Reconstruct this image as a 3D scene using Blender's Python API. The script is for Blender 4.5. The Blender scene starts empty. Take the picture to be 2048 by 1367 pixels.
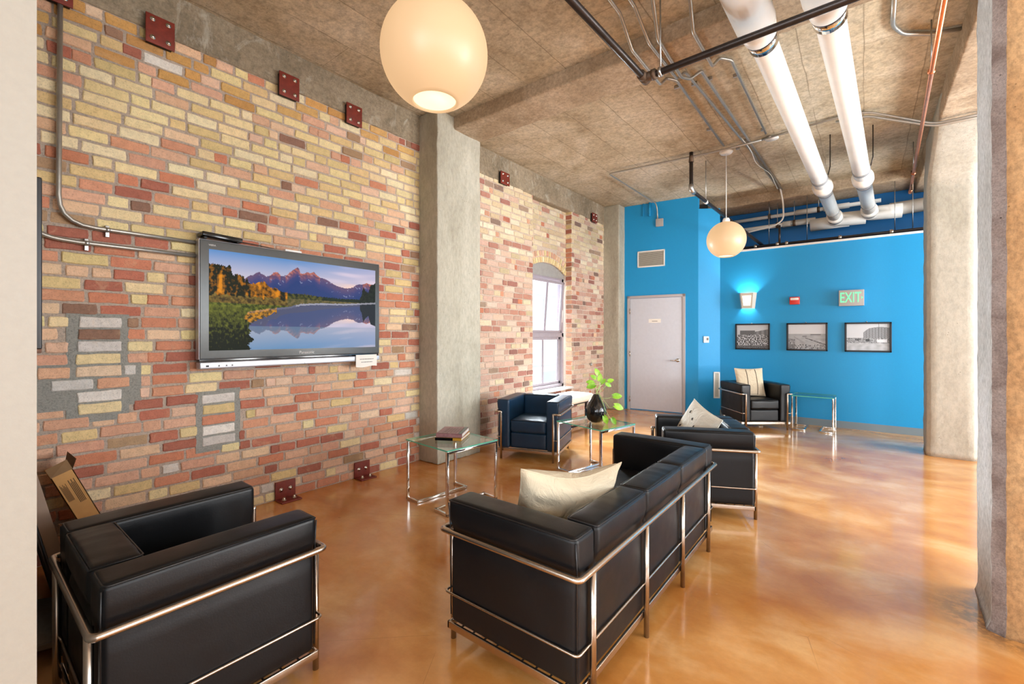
import bpy, bmesh, math, random
from mathutils import Vector, Matrix, noise as mnoise
random.seed(7)
SC = bpy.context.scene
COL = SC.collection
PI = math.pi

# ------------------------------------------------------------------ materials
def lin(c):
    return tuple((x/12.92 if x <= 0.04045 else ((x+0.055)/1.055)**2.4) for x in c)
def rgb(r, g, b):
    return lin((r/255, g/255, b/255))+(1,)
class NT:
    def __init__(s, name):
        s.m = bpy.data.materials.new(name); s.m.use_nodes = True
        s.t = s.m.node_tree; s.n = s.t.nodes; s.n.clear()
        s.out = s.n.new('ShaderNodeOutputMaterial')
    def add(s, typ, **kw):
        x = s.n.new(typ)
        ins = kw.pop('ins', {})
        for k, v in kw.items(): setattr(x, k, v)
        for k, v in ins.items():
            if hasattr(v, 'links') or isinstance(v, bpy.types.NodeSocket): s.t.links.new(v, x.inputs[k])
            else: x.inputs[k].default_value = v
        return x
    def bsdf(s, **ins):
        b = s.add('ShaderNodeBsdfPrincipled', ins=ins)
        s.t.links.new(b.outputs[0], s.out.inputs[0]); return b
    def coord(s, scale=(1,1,1), loc=(0,0,0), rot=(0,0,0)):
        c = s.add('ShaderNodeTexCoord')
        m = s.add('ShaderNodeMapping', ins={'Vector': c.outputs['Object'], 'Scale': scale, 'Location': loc, 'Rotation': rot})
        return m.outputs[0]
    def noise(s, vec, scale, detail=4, rough=.55, dist=0):
        return s.add('ShaderNodeTexNoise', ins={'Vector': vec, 'Scale': scale, 'Detail': detail, 'Roughness': rough, 'Distortion': dist}).outputs[0]
    def ramp(s, fac, stops):
        r = s.add('ShaderNodeValToRGB', ins={0: fac}); e = r.color_ramp.elements
        while len(e) < len(stops): e.new(.5)
        for i, (p, c) in enumerate(stops): e[i].position = p; e[i].color = c if len(c) == 4 else tuple(c)+(1,)
        return r.outputs[0]
    def mix(s, fac, a, b, mode='MIX'):
        m = s.add('ShaderNodeMix', data_type='RGBA', blend_type=mode)
        for k, v in ((0, fac), (6, a), (7, b)):
            if isinstance(v, bpy.types.NodeSocket): s.t.links.new(v, m.inputs[k])
            else: m.inputs[k].default_value = v
        return m.outputs[2]
    def bump(s, h, strength=.3, dist=.01):
        return s.add('ShaderNodeBump', ins={'Height': h, 'Strength': strength, 'Distance': dist}).outputs[0]
    def math(s, op, a, b=0.0):
        m = s.add('ShaderNodeMath', operation=op)
        for k, v in ((0, a), (1, b)):
            if isinstance(v, bpy.types.NodeSocket): s.t.links.new(v, m.inputs[k])
            else: m.inputs[k].default_value = v
        return m.outputs[0]
g = lambda v: (v, v, v, 1)

def simple(name, c, rough=.5, metal=0, **k):
    n = NT(name)
    n.bsdf(**{'Base Color': c, 'Roughness': rough, 'Metallic': metal, **k}); return n.m
def fine(name, c, rough=.5, metal=0, var=.12, scale=30, bmp=.1, bdist=.003, **k):
    n = NT(name); v = n.coord(); f = n.noise(v, scale, 5, .6)
    d = tuple(x*(1-var) for x in c[:3])+(1,); l = tuple(min(1, x*(1+var)) for x in c[:3])+(1,)
    colr = n.ramp(f, [(.3, d), (.7, l)])
    n.bsdf(**{'Base Color': colr, 'Roughness': rough, 'Metallic': metal, 'Normal': n.bump(f, bmp, bdist), **k}); return n.m

def concrete(name, dark, mid, light, scale=1.0, boards=False, bmp=.35, white=None, stretch=(1,1,1), pits=True, spk=.7):
    n = NT(name); v = n.coord(stretch)
    a = n.noise(v, 1.3*scale, 8, .62, .6); b = n.noise(v, 24*scale, 8, .75); c = n.noise(v, 60*scale, 4, .7)
    base = n.ramp(a, [(.3, dark), (.5, mid), (.7, light)])
    sp = n.ramp(b, [(.36, g(.5)), (.6, g(1.15))])
    base = n.mix(spk, base, sp, 'MULTIPLY')
    h = n.math('ADD', b, n.math('MULTIPLY', c, .5))
    if pits:
        w = n.add('ShaderNodeTexVoronoi', ins={'Vector': n.coord(), 'Scale': 32.0, 'Randomness': 1.0}).outputs[0]
        gate = n.ramp(n.noise(n.coord(), 5, 3), [(.55, g(0)), (.65, g(1))])
        p = n.math('MULTIPLY', n.ramp(w, [(.06, g(1)), (.16, g(0))]), gate)
        base = n.mix(p, base, tuple(x*.35 for x in dark[:3])+(1,))
        h = n.math('SUBTRACT', h, n.math('MULTIPLY', p, 1.2))
    if white:
        q = n.noise(n.coord((1,1,.6)), 3.1*scale, 9, .75, 1.2)
        base = n.mix(n.ramp(q, [(.55, g(0)), (.72, g(.8))]), base, white)
    if boards:
        x = n.add('ShaderNodeSeparateXYZ', ins={0: n.coord()})
        wob = n.math('MULTIPLY', n.noise(n.coord((1,1,1)), 3, 2), .03)
        xx = n.math('ADD', x.outputs[0], wob)
        fr = n.math('FRACT', n.math('DIVIDE', xx, .43))
        line = n.math('LESS_THAN', fr, .02)
        fl = n.math('FLOOR', n.math('DIVIDE', xx, .43))
        yy = n.math('ADD', x.outputs[1], n.math('MULTIPLY', fl, .77))
        line2 = n.math('LESS_THAN', n.math('FRACT', n.math('DIVIDE', yy, 2.4)), .003)
        ln = n.math('MULTIPLY', n.math('MAXIMUM', line, line2), n.ramp(n.noise(n.coord((3,.7,1)), 1.3, 3), [(.34, g(.15)), (.5, g(1))]))
        wn = n.add('ShaderNodeTexWhiteNoise', noise_dimensions='1D', ins={'W': fl}).outputs[0]
        base = n.mix(.35, base, n.ramp(wn, [(0, g(.72)), (1, g(1.1))]), 'MULTIPLY')
        base = n.mix(n.math('MULTIPLY', ln, .6), base, tuple(x*.45 for x in dark[:3])+(1,))
        h = n.math('SUBTRACT', h, ln)
    n.bsdf(**{'Base Color': base, 'Roughness': .88, 'Normal': n.bump(h, bmp, .012)}); return n.m

MAT = {}
def build_mats():
    m = MAT
    # brick: colour per brick from the mesh, plus speckle
    n = NT('brick'); at = n.add('ShaderNodeAttribute', attribute_name='Col').outputs[0]
    v = n.coord(); f = n.noise(v, 26, 6, .7); f2 = n.noise(v, 9, 4, .6, 1.0); f3 = n.noise(v, 120, 3, .7)
    c = n.mix(.5, at, n.ramp(f, [(.3, g(.62)), (.65, g(1.12))]), 'MULTIPLY')
    hs = n.add('ShaderNodeHueSaturation', ins={'Saturation': .9, 'Value': .96, 'Color': c}); c = hs.outputs[0]
    sp2 = n.ramp(f3, [(.36, g(.55)), (.46, g(1))]); c = n.mix(.6, c, sp2, 'MULTIPLY')
    c = n.mix(n.ramp(f2, [(.58, g(0)), (.78, g(.4))]), c, rgb(222, 188, 150))
    n.bsdf(**{'Base Color': c, 'Roughness': .9, 'Normal': n.bump(n.math('ADD', f, n.math('MULTIPLY', f3, .6)), .45, .008)})
    m['brick'] = n.m
    def mortar(name, a, b):
        n = NT(name); v = n.coord(); f = n.noise(v, 85, 8, .85); f2 = n.noise(v, 6, 3)
        c = n.mix(f2, a, b); c = n.mix(.8, c, n.ramp(f, [(.36, g(.42)), (.52, g(1.1))]), 'MULTIPLY')
        n.bsdf(**{'Base Color': c, 'Roughness': .95, 'Normal': n.bump(f, 1.0, .018)}); return n.m
    m['mortar'] = mortar('mortar', rgb(232, 214, 196), rgb(220, 200, 182))
    m['mortar_grey'] = mortar('mortar_grey', rgb(196, 194, 184), rgb(180, 180, 172))
    m['ceiling1'] = concrete('ceiling_concrete', rgb(164, 146, 118), rgb(194, 180, 154), rgb(216, 206, 186), 1.0, True, .4)
    m['beam'] = concrete('beam_concrete', rgb(146, 124, 98), rgb(174, 154, 128), rgb(198, 180, 156), 1.4, False, .5)
    m['lintel'] = concrete('lintel_concrete', rgb(122, 110, 90), rgb(146, 132, 110), rgb(166, 152, 130), 1.4, False, .4, rgb(190, 186, 172))
    m['column'] = concrete('column_concrete', rgb(156, 151, 134), rgb(176, 172, 156), rgb(190, 187, 172), 1.5, False, .3, None, (1, 1, .45), True, .35)
    m['column_pale'] = concrete('pale_column_concrete', rgb(160, 157, 144), rgb(174, 171, 160), rgb(184, 182, 172), 1.2, False, .3, None, (1, 1, .5), True, .35)
    m['pillar_tan'] = concrete('pillar_front_tan', rgb(164, 124, 82), rgb(182, 142, 98), rgb(196, 160, 116), 2.0, False, .6, None, (1, 1, .7))
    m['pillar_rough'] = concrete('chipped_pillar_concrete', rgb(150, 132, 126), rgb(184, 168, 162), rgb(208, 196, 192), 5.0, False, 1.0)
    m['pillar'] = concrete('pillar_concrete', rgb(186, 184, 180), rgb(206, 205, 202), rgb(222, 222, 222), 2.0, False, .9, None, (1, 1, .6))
    # floor
    n = NT('stained_floor'); v = n.coord()
    a = n.noise(v, .9, 5, .55, .35); b = n.noise(n.coord((1, 1.5, 1)), 1.9, 5, .55, .3); s = n.noise(n.coord((1, 1, 1)), 34, 6, .75)
    c1 = n.ramp(a, [(.26, rgb(176, 108, 42)), (.42, rgb(206, 138, 68)), (.56, rgb(220, 160, 94)), (.74, rgb(234, 190, 138))])
    c2 = n.ramp(b, [(.36, rgb(172, 100, 36)), (.52, rgb(208, 146, 78)), (.66, rgb(234, 190, 134))])
    c = n.mix(.55, c1, c2); c = n.mix(.16, c, n.ramp(s, [(.3, g(.5)), (.7, g(1.25))]), 'MULTIPLY')
    mu = n.noise(v, .75, 3, .5, .3); c = n.mix(n.ramp(mu, [(.55, g(0)), (.75, g(.35))]), c, rgb(176, 118, 98))
    # worn dark stains and pale chips
    st = n.noise(n.coord(loc=(3.1, 1.7, 0)), 3.2, 8, .6, 1.5)
    c = n.mix(n.ramp(st, [(.71, g(0)), (.74, g(.45))]), c, rgb(104, 62, 36))
    ch = n.noise(n.coord(loc=(9, 2, 0)), 11, 6, .6, .8)
    c = n.mix(n.ramp(ch, [(.735, g(0)), (.75, g(.55))]), c, rgb(222, 196, 170))
    vo = n.add('ShaderNodeTexVoronoi', feature='DISTANCE_TO_EDGE', ins={'Vector': n.coord(), 'Scale': 1.6}).outputs[0]
    cr = n.math('MULTIPLY', n.math('LESS_THAN', vo, .0016), n.ramp(n.noise(v, 1.5, 2), [(.55, g(0)), (.6, g(1))]))
    c = n.mix(n.math('MULTIPLY', cr, .4), c, rgb(120, 76, 44))
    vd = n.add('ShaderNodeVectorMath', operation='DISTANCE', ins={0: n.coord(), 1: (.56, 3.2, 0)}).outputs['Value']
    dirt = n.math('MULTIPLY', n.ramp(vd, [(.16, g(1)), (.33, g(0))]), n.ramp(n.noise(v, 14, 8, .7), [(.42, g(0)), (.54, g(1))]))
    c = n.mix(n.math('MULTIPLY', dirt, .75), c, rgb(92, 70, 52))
    r = n.ramp(n.noise(v, 5, 6, .7), [(.3, g(.10)), (.7, g(.24))])
    bb = n.bump(n.math('ADD', n.noise(v, 3, 3), n.math('MULTIPLY', s, .06)), .05, .02)
    n.bsdf(**{'Base Color': c, 'Roughness': r, 'Normal': bb, 'Specular IOR Level': .6, 'Coat Weight': .35, 'Coat Roughness': .08})
    m['floor'] = n.m
    # painted walls
    def paint(name, c, bmp=.25):
        n = NT(name); v = n.coord(); f = n.noise(v, 60, 5, .6)
        cc = n.mix(.1, c, n.ramp(f, [(.3, g(.6)), (.7, g(1.2))]), 'MULTIPLY')
        n.bsdf(**{'Base Color': cc, 'Roughness': .5, 'Normal': n.bump(f, bmp, .004)}); return n.m
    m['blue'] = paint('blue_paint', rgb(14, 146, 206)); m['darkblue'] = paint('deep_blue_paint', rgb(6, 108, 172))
    m['cream'] = paint('cream_paint', rgb(152, 148, 138), .1); m['white'] = paint('white_paint', rgb(226, 224, 218), .08)
    m['base'] = simple('grey_vinyl', rgb(112, 128, 138), .5)
    # leather
    n = NT('black_leather'); v = n.coord(); f = n.noise(v, 160, 4, .6); w = n.noise(v, 7, 3, .5)
    n.bsdf(**{'Base Color': rgb(13, 14, 17), 'Roughness': n.ramp(w, [(.3, g(.32)), (.7, g(.46))]), 'Specular IOR Level': .32,
              'Normal': n.bump(n.math('ADD', n.math('MULTIPLY', f, .25), w), .22, .006)})
    m['leather'] = n.m
    m['leather2'] = fine('worn_leather', rgb(16, 17, 20), .42, 0, .2, 9, .3, .008, **{'Specular IOR Level': .3})
    m['navy'] = fine('navy_tinted_leather', rgb(22, 52, 78), .36, 0, .12, 9, .25, .006)
    m['piping'] = simple('leather_piping', rgb(22, 22, 24), .4)
    m['chrome'] = simple('chrome', rgb(225, 222, 218), .09, 1)
    m['satin'] = fine('brushed_steel', rgb(196, 182, 168), .26, 1, .05, 60, .03)
    m['steel'] = fine('galvanised_steel', rgb(176, 176, 174), .35, .9, .1, 20, .05)
    m['conduit'] = fine('conduit_metal', rgb(168, 164, 156), .4, .75, .08, 20, .05)
    m['blackpipe'] = fine('black_iron', rgb(52, 46, 44), .32, .5, .2, 25, .1)
    m['rustpipe'] = fine('rusty_iron', rgb(96, 78, 62), .6, .5, .3, 40, .3)
    m['copper'] = fine('copper', rgb(214, 140, 104), .3, .85, .12, 14, .05)
    m['pvc'] = fine('white_insulation', rgb(232, 230, 224), .45, 0, .03, 8, .04)
    m['greyband'] = simple('grey_band', rgb(138, 142, 146), .5)
    m['redplate'] = fine('red_oxide_steel', rgb(118, 44, 32), .45, .15, .25, 22, .3)
    m['bolt'] = simple('bolt_steel', rgb(215, 212, 206), .25, 1)
    m['door'] = fine('grey_door_paint', rgb(200, 204, 214), .42, 0, .03, 20, .03)
    m['doorframe'] = simple('taupe_frame_paint', rgb(174, 170, 172), .45)
    m['blackframe'] = simple('black_frame', rgb(14, 16, 22), .4)
    m['bezel'] = fine('graphite_bezel', rgb(84, 86, 86), .3, .5, .04, 30, .01)
    m['blackgloss'] = simple('black_gloss', rgb(10, 10, 12), .12)
    m['silver'] = simple('silver_plastic', rgb(186, 188, 196), .28, .6)
    m['paper'] = simple('paper', rgb(236, 232, 224), .8)
    m['ink'] = simple('ink', rgb(120, 118, 116), .8)
    m['darkink'] = simple('dark_ink', rgb(60, 44, 26), .8)
    m['lettering'] = simple('white_lettering', rgb(215, 215, 215), .5)
    m['cardboard'] = fine('cardboard', rgb(190, 142, 84), .8, 0, .08, 12, .1)
    m['cardboard2'] = fine('cardboard_inside', rgb(128, 98, 66), .85, 0, .1, 12, .1)
    m['brownboard'] = fine('brown_board', rgb(126, 102, 84), .5, 0, .08, 6, .05)
    def cloth(name, c):
        n = NT(name); v = n.coord(); a = n.noise(n.coord((1, 1, 1)), 7, 5, .6, 1.6); f = n.noise(v, 260, 3, .6)
        n.bsdf(**{'Base Color': c, 'Roughness': .92, 'Normal': n.bump(n.math('ADD', a, n.math('MULTIPLY', f, .05)), .7, .03)}); return n.m
    m['cream_fabric'] = cloth('cream_fabric', rgb(206, 192, 166))
    m['white_fabric'] = cloth('white_fabric', rgb(216, 212, 200))
    m['grey_fabric'] = fine('grey_fabric', rgb(140, 136, 130), .9, 0, .1, 60, .35, .004)
    m['black_thread'] = simple('black_thread', rgb(28, 26, 26), .8)
    m['orange_fabric'] = fine('ochre_fabric', rgb(206, 150, 84), .9, 0, .1, 60, .3)
    m['vase'] = simple('black_ceramic', rgb(16, 17, 20), .14, 0, **{'Coat Weight': .5})
    n = NT('leaf'); f = n.noise(n.coord(), 14, 3)
    n.bsdf(**{'Base Color': n.ramp(f, [(.3, rgb(96, 160, 30)), (.7, rgb(176, 222, 70))]), 'Roughness': .4, 'Transmission Weight': 0.0, 'Subsurface Weight': .15, 'Subsurface Radius': (.02, .03, .01)})
    m['leaf'] = n.m
    m['stem'] = simple('stem', rgb(176, 200, 130), .5)
    m['woodsash'] = fine('taupe_sash_paint', rgb(150, 140, 146), .45, 0, .06, 20, .05)
    m['sill'] = fine('sill_stone', rgb(206, 202, 198), .5, 0, .05, 20, .05)
    m['plaster'] = fine('grey_plaster', rgb(150, 148, 144), .9, 0, .1, 14, .2)
    m['facade'] = fine('pale_facade', rgb(222, 206, 196), .9, 0, .05, 9, .1)
    m['facade_dark'] = simple('facade_glass', rgb(168, 172, 176), .3)
    m['street'] = simple('street', rgb(150, 146, 140), .9)
    m['redalarm'] = simple('red_plastic', rgb(206, 44, 24), .35)
    m['whiteplastic'] = simple('white_plastic', rgb(232, 232, 228), .4)
    m['greyplastic'] = simple('grey_plastic', rgb(172, 168, 166), .5)
    m['dark'] = simple('dark_opening', rgb(30, 30, 32), .7)
    m['slat'] = simple('vent_slat', rgb(192, 188, 176), .5)
    m['bookcover'] = fine('mauve_cover', rgb(160, 118, 122), .4, 0, .25, 40, .02)
    m['bookcover2'] = simple('ochre_cover', rgb(196, 148, 44), .5)
    def emit(name, c, s, diff=None):
        n = NT(name)
        b = n.bsdf(**{'Base Color': diff or c, 'Roughness': .4, 'Emission Color': c, 'Emission Strength': s}); return n.m
    m['globe'] = emit('opal_glass', (1.0, .62, .31, 1), .60, rgb(140, 122, 100))
    m['globe_light'] = emit('lamp_light', (1.0, .84, .56, 1), 1.15)
    m['sconce_panel'] = emit('sconce_glass', (1.0, .92, .76, 1), 1.0)
    m['exit'] = emit('exit_letters', (.12, .95, .34, 1), .75)
    # clear glass: transparent with a fresnel reflection
    def glass(name, tint, extra=.0):
        n = NT(name)
        lw = n.add('ShaderNodeLayerWeight', ins={'Blend': .5}).outputs['Facing']
        fr = n.math('ADD', n.math('MULTIPLY', n.math('POWER', lw, 5.0), .9), .04)
        if extra: fr = n.math('ADD', fr, extra)
        t = n.add('ShaderNodeBsdfTransparent', ins={0: tint}); gl = n.add('ShaderNodeBsdfGlossy', ins={'Roughness': .02})
        mx = n.add('ShaderNodeMixShader', ins={0: fr, 1: t.outputs[0], 2: gl.outputs[0]})
        n.t.links.new(mx.outputs[0], n.out.inputs[0]); return n.m
    m['glass'] = glass('clear_glass', (.97, .985, .98, 1)); m['tableglass'] = glass('table_glass', (.90, .97, .94, 1), .03)
    m['glassedge'] = simple('glass_edge', rgb(96, 196, 168), .15, 0, **{'Emission Color': (0, 0, 0, 1)})
    # pictures stored as colour attributes on a fine mesh
    n = NT('screen_picture'); at = n.add('ShaderNodeAttribute', attribute_name='Col').outputs[0]
    n.bsdf(**{'Base Color': (.01, .01, .01, 1), 'Roughness': .3, 'Specular IOR Level': .03, 'Emission Color': at, 'Emission Strength': 1.0}); m['screen'] = n.m
    n = NT('photo_print'); at = n.add('ShaderNodeAttribute', attribute_name='Col').outputs[0]
    n.bsdf(**{'Base Color': at, 'Roughness': .35}); m['print'] = n.m
build_mats()

# ------------------------------------------------------------------ mesh helpers
class MB:
    def __init__(s): s.v = []; s.f = []; s.mi = []; s.sm = []; s.mats = []; s.col = []
    def mat(s, name):
        if name not in s.mats: s.mats.append(name)
        return s.mats.index(name)
    def face(s, idx, m, smooth=False, col=None): s.f.append(tuple(idx)); s.mi.append(s.mat(m)); s.sm.append(smooth); s.col.append(col)
    def add(s, vs, fs, m, smooth=False, T=None, col=None):
        o = len(s.v)
        for p in vs: s.v.append(tuple(T @ Vector(p)) if T is not None else tuple(p))
        for f in fs: s.face([o+i for i in f], m, smooth, col)
        return o
    def box(s, lo, hi, m, T=None, col=None):
        x0, y0, z0 = lo; x1, y1, z1 = hi
        vs = [(x0,y0,z0),(x1,y0,z0),(x1,y1,z0),(x0,y1,z0),(x0,y0,z1),(x1,y0,z1),(x1,y1,z1),(x0,y1,z1)]
        fs = [(0,3,2,1),(4,5,6,7),(0,1,5,4),(1,2,6,5),(2,3,7,6),(3,0,4,7)]
        s.add(vs, fs, m, False, T, col)
    def bbox(s, lo, hi, m, r=.004, T=None):   # box with chamfered edges
        c = [(a+b)/2 for a, b in zip(lo, hi)]; h = [(b-a)/2 for a, b in zip(lo, hi)]
        r = min(r, min(h)*.95)
        s.rbox(c, h, r, m, n=0, T=T)
    def rbox(s, c, h, r, m, n=6, puff=(0,0,0), T=None, smooth=True, fn=None, seg=3):
        # rounded box: grid on every face, edges rounded with radius r, faces bulged by puff
        r = min(r, min(h)*.98)
        def axis(hh):
            e = [-hh+r*(1-math.cos(PI/2*k/seg)) if False else -hh+r*k/seg for k in range(seg+1)]
            inn = [-hh+r+(2*hh-2*r)*k/(n+1) for k in range(1, n+1)]
            return e+inn+[-x for x in reversed(e)]
        ax = [axis(h[0]), axis(h[1]), axis(h[2])]
        N = [len(a) for a in ax]; ids = {}; vs = []; fs = []
        def vid(i, j, k):
            key = (i, j, k)
            if key not in ids:
                p = [ax[0][i], ax[1][j], ax[2][k]]
                q = [max(-(h[a]-r), min(h[a]-r, p[a])) for a in range(3)]
                d = Vector(p)-Vector(q)
                if d.length > 1e-9:
                    d.normalize()
                    w = Vector(q)+d*r
                else: w = Vector(p)
                for a in range(3):
                    if puff[a]:
                        b, e = (a+1) % 3, (a+2) % 3
                        k2 = max(0, 1-(p[b]/h[b])**2)*max(0, 1-(p[e]/h[e])**2)
                        w[a] += puff[a]*k2**.6*(p[a]/h[a])
                if fn: w = fn(w)
                ids[key] = len(vs); vs.append((w[0]+c[0], w[1]+c[1], w[2]+c[2]))
            return ids[key]
        for a in range(3):
            b, e = (a+1) % 3, (a+2) % 3
            for side in (0, N[a]-1):
                for i in range(N[b]-1):
                    for j in range(N[e]-1):
                        q = []
                        for (di, dj) in ((0,0),(1,0),(1,1),(0,1)):
                            k = [0,0,0]; k[a] = side; k[b] = i+di; k[e] = j+dj; q.append(vid(*k))
                        if side == 0: q.reverse()
                        fs.append(q)
        s.add(vs, fs, m, smooth, T)
    def tube(s, path, r, m, seg=10, closed=False, T=None, square=False, caps=True):
        P = [Vector(p) for p in path]; n = len(P)
        if n < 2: return
        rr = r if isinstance(r, (list, tuple)) else [r]*n
        tang = []
        for i in range(n):
            if closed: t = (P[(i+1) % n]-P[i-1])
            elif i == 0: t = P[1]-P[0]
            elif i == n-1: t = P[-1]-P[-2]
            else: t = (P[i+1]-P[i]).normalized()+(P[i]-P[i-1]).normalized()
            tang.append(t.normalized())
        ref = Vector((0,0,1)) if abs(tang[0].z) < .9 else Vector((0,1,0))
        u = tang[0].cross(ref).normalized(); vs = []; fs = []
        if square: seg = 4
        for i in range(n):
            u = (u-tang[i]*u.dot(tang[i])).normalized(); w = tang[i].cross(u)
            sc = 1.0
            for k in range(seg):
                a = 2*PI*k/seg+(PI/4 if square else 0)
                rad = rr[i]*(1.414 if square else 1)
                vs.append(tuple(P[i]+(u*math.cos(a)+w*math.sin(a))*rad))
        for i in range(n if closed else n-1):
            for k in range(seg):
                a = i*seg+k; b = i*seg+(k+1) % seg; c2 = ((i+1) % n)*seg+(k+1) % seg; d = ((i+1) % n)*seg+k
                fs.append((a, d, c2, b))
        if caps and not closed:
            fs.append(tuple(range(seg))); fs.append(tuple(reversed(range((n-1)*seg, n*seg))))
        s.add(vs, fs, m, not square, T)
    def lathe(s, prof, m, seg=32, c=(0,0,0), T=None, fn=None):
        vs = []; fs = []
        for (r, z) in prof:
            for k in range(seg):
                a = 2*PI*k/seg; p = (c[0]+r*math.cos(a), c[1]+r*math.sin(a), c[2]+z)
                if fn: p = fn(p, a, z)
                vs.append(p)
        for i in range(len(prof)-1):
            for k in range(seg):
                fs.append((i*seg+k, i*seg+(k+1) % seg, (i+1)*seg+(k+1) % seg, (i+1)*seg+k))
        fs.append(tuple(reversed(range(seg)))); fs.append(tuple(range((len(prof)-1)*seg, len(prof)*seg)))
        s.add(vs, fs, m, True, T)
    def build(s, name, parent=None, loc=None, rz=0, kind=None, label=None, cat=None, group=None, attr=False):
        me = bpy.data.meshes.new(name)
        org = Vector((0,0,0))
        me.from_pydata(s.v, [], s.f)
        for mm in s.mats: me.materials.append(MAT[mm])
        for p, mi, sm in zip(me.polygons, s.mi, s.sm): p.material_index = mi; p.use_smooth = sm
        if attr:
            ca = me.color_attributes.new('Col', 'FLOAT_COLOR', 'CORNER')
            buf = []
            for p, c in zip(me.polygons, s.col):
                cc = list(c or (.5, .5, .5, 1))
                if len(cc) == 3: cc.append(1)
                buf += cc*p.loop_total
            ca.data.foreach_set('color', buf)
        me.validate(); me.update()
        o = bpy.data.objects.new(name, me); COL.objects.link(o)
        if parent is not None: o.parent = parent
        if loc is not None: o.location = loc
        o.rotation_euler = (0, 0, rz)
        tag(o, label, cat, group, kind)
        return o
def tag(o, label=None, cat=None, group=None, kind=None):
    if label: o['label'] = label
    if cat: o['category'] = cat
    if group: o['group'] = group
    if kind: o['kind'] = kind
    return o
def thing(name, label, cat, loc=(0,0,0), rz=0, group=None):
    o = bpy.data.objects.new(name, None); COL.objects.link(o)
    o.location = loc; o.rotation_euler = (0,0,rz); o.empty_display_size = .1
    return tag(o, label, cat, group)
def copy_tree(o, parent=None):
    c = o.copy(); COL.objects.link(c)
    if parent is not None: c.parent = parent
    for ch in list(o.children): copy_tree(ch, c)
    return c
def fillet(path, rad, n=5):
    P = [Vector(p) for p in path]; out = [P[0]]
    for i in range(1, len(P)-1):
        a, b, c = P[i-1], P[i], P[i+1]
        d1 = (a-b); d2 = (c-b); r = min(rad, d1.length*.49, d2.length*.49)
        if r < 1e-5 or d1.normalized().dot(d2.normalized()) < -.999: out.append(b); continue
        p1 = b+d1.normalized()*r; p2 = b+d2.normalized()*r
        for k in range(n+1):
            t = k/n; out.append((1-t)**2*p1+2*t*(1-t)*b+t*t*p2)
    out.append(P[-1]); return out
def wgrid(w, h, nx, ny, fn, m='print'):
    # picture: grid in local x (0..w), z (0..h); colour from fn(u,v); faces -y
    b = MB()
    for j in range(ny+1):
        for i in range(nx+1): b.v.append((w*i/nx, 0, h*j/ny))
    for j in range(ny):
        for i in range(nx):
            a = j*(nx+1)+i
            b.face((a, a+1, a+nx+2, a+nx+1), m, False, fn((i+.5)/nx, (j+.5)/ny))
    return b

# ------------------------------------------------------------------ camera
YAW = math.radians(38.27)
cam = bpy.data.cameras.new('camera'); camo = bpy.data.objects.new('camera', cam); COL.objects.link(camo)
cam.sensor_fit = 'HORIZONTAL'; cam.sensor_width = 36; cam.lens = 36*895/2048
cam.shift_y = -(1367/2-670)/2048
camo.location = (0, 0, 1.4); camo.rotation_euler = (PI/2, 0, YAW); cam.clip_start = .05
SC.camera = camo

ZC = 3.85      # ceiling height
WX = -3.92     # brick wall plane
# ------------------------------------------------------------------ bricks
YEL = [rgb(232,210,152), rgb(226,200,138), rgb(236,218,172), rgb(222,190,126), rgb(230,204,150), rgb(228,206,142), rgb(212,186,122)]
RED = [rgb(196,114,76), rgb(206,128,88), rgb(184,100,70), rgb(210,142,102), rgb(170,92,66), rgb(202,120,78)]
TAN = [rgb(220,172,132), rgb(226,182,142), rgb(214,162,124), rgb(228,190,150), rgb(220,166,132), rgb(208,152,118), rgb(226,184,154)]
PNK = [rgb(216,166,132), rgb(222,178,144), rgb(208,150,116), rgb(226,192,158)]
DRK = [rgb(142,102,80), rgb(156,116,88), rgb(172,136,98)]
WHT = [rgb(216,206,196), rgb(204,198,190), rgb(224,216,206)]
def pick(mix):
    t = random.random()*sum(w for w, _ in mix)
    for w, l in mix:
        t -= w
        if t <= 0: return random.choice(l)
    return random.choice(mix[-1][1])
def jit(c, a=.06):
    k = 1+random.uniform(-a, a); return tuple(min(1, x*k*(1+random.uniform(-.02, .02))) for x in c[:3])+(1,)
def brick(b, P, u, v, nrm, w, h, d, col, m='brick'):
    # P corner on the mortar plane; u,v unit axes; nrm outwards; d how far the face stands out
    P = Vector(P); u = Vector(u); v = Vector(v); nrm = Vector(nrm); ch = min(.005, w*.1, h*.12)
    j = lambda a=.0025: random.uniform(-a, a)
    def outline(ins, jj, off):
        pts = []; cr = min(.0055, h*.12)+ins*.2; nx = 3 if w > .12 else 1
        base = [(cr, 0)]+[(cr+(w-2*cr)*q/(nx+1), 0) for q in range(1, nx+1)]+[(w-cr, 0), (w, cr), (w, h/2), (w, h-cr), (w-cr, h)]+[(w-cr-(w-2*cr)*q/(nx+1), h) for q in range(1, nx+1)]+[(cr, h), (0, h-cr), (0, h/2), (0, cr)]
        for (a, e) in base:
            aa = a+(ins if a < w/2 else -ins)+j(jj); ee = e+(ins if e < h/2 else -ins)+j(jj)
            pts.append(P+u*aa+v*ee+nrm*off)
        return pts
    st = random.getstate()
    mid = outline(0, .0028, d*.35)
    random.setstate(st)
    back = outline(-.001, .0028, -.012)
    random.setstate(st)
    fr = outline(ch, .0028, d)
    n = len(mid); vs = [tuple(p) for p in back+mid+fr]; fs = []
    flip = u.cross(v).dot(nrm) < 0
    for i in range(n):
        k = (i+1) % n; fs.append((i, k, n+k, n+i)); fs.append((n+i, n+k, 2*n+k, 2*n+i))
    fs.append(tuple(range(2*n, 3*n)))
    if flip: fs = [tuple(reversed(f)) for f in fs]
    b.add(vs, fs, m, False, None, col)
CH = .0803
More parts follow.
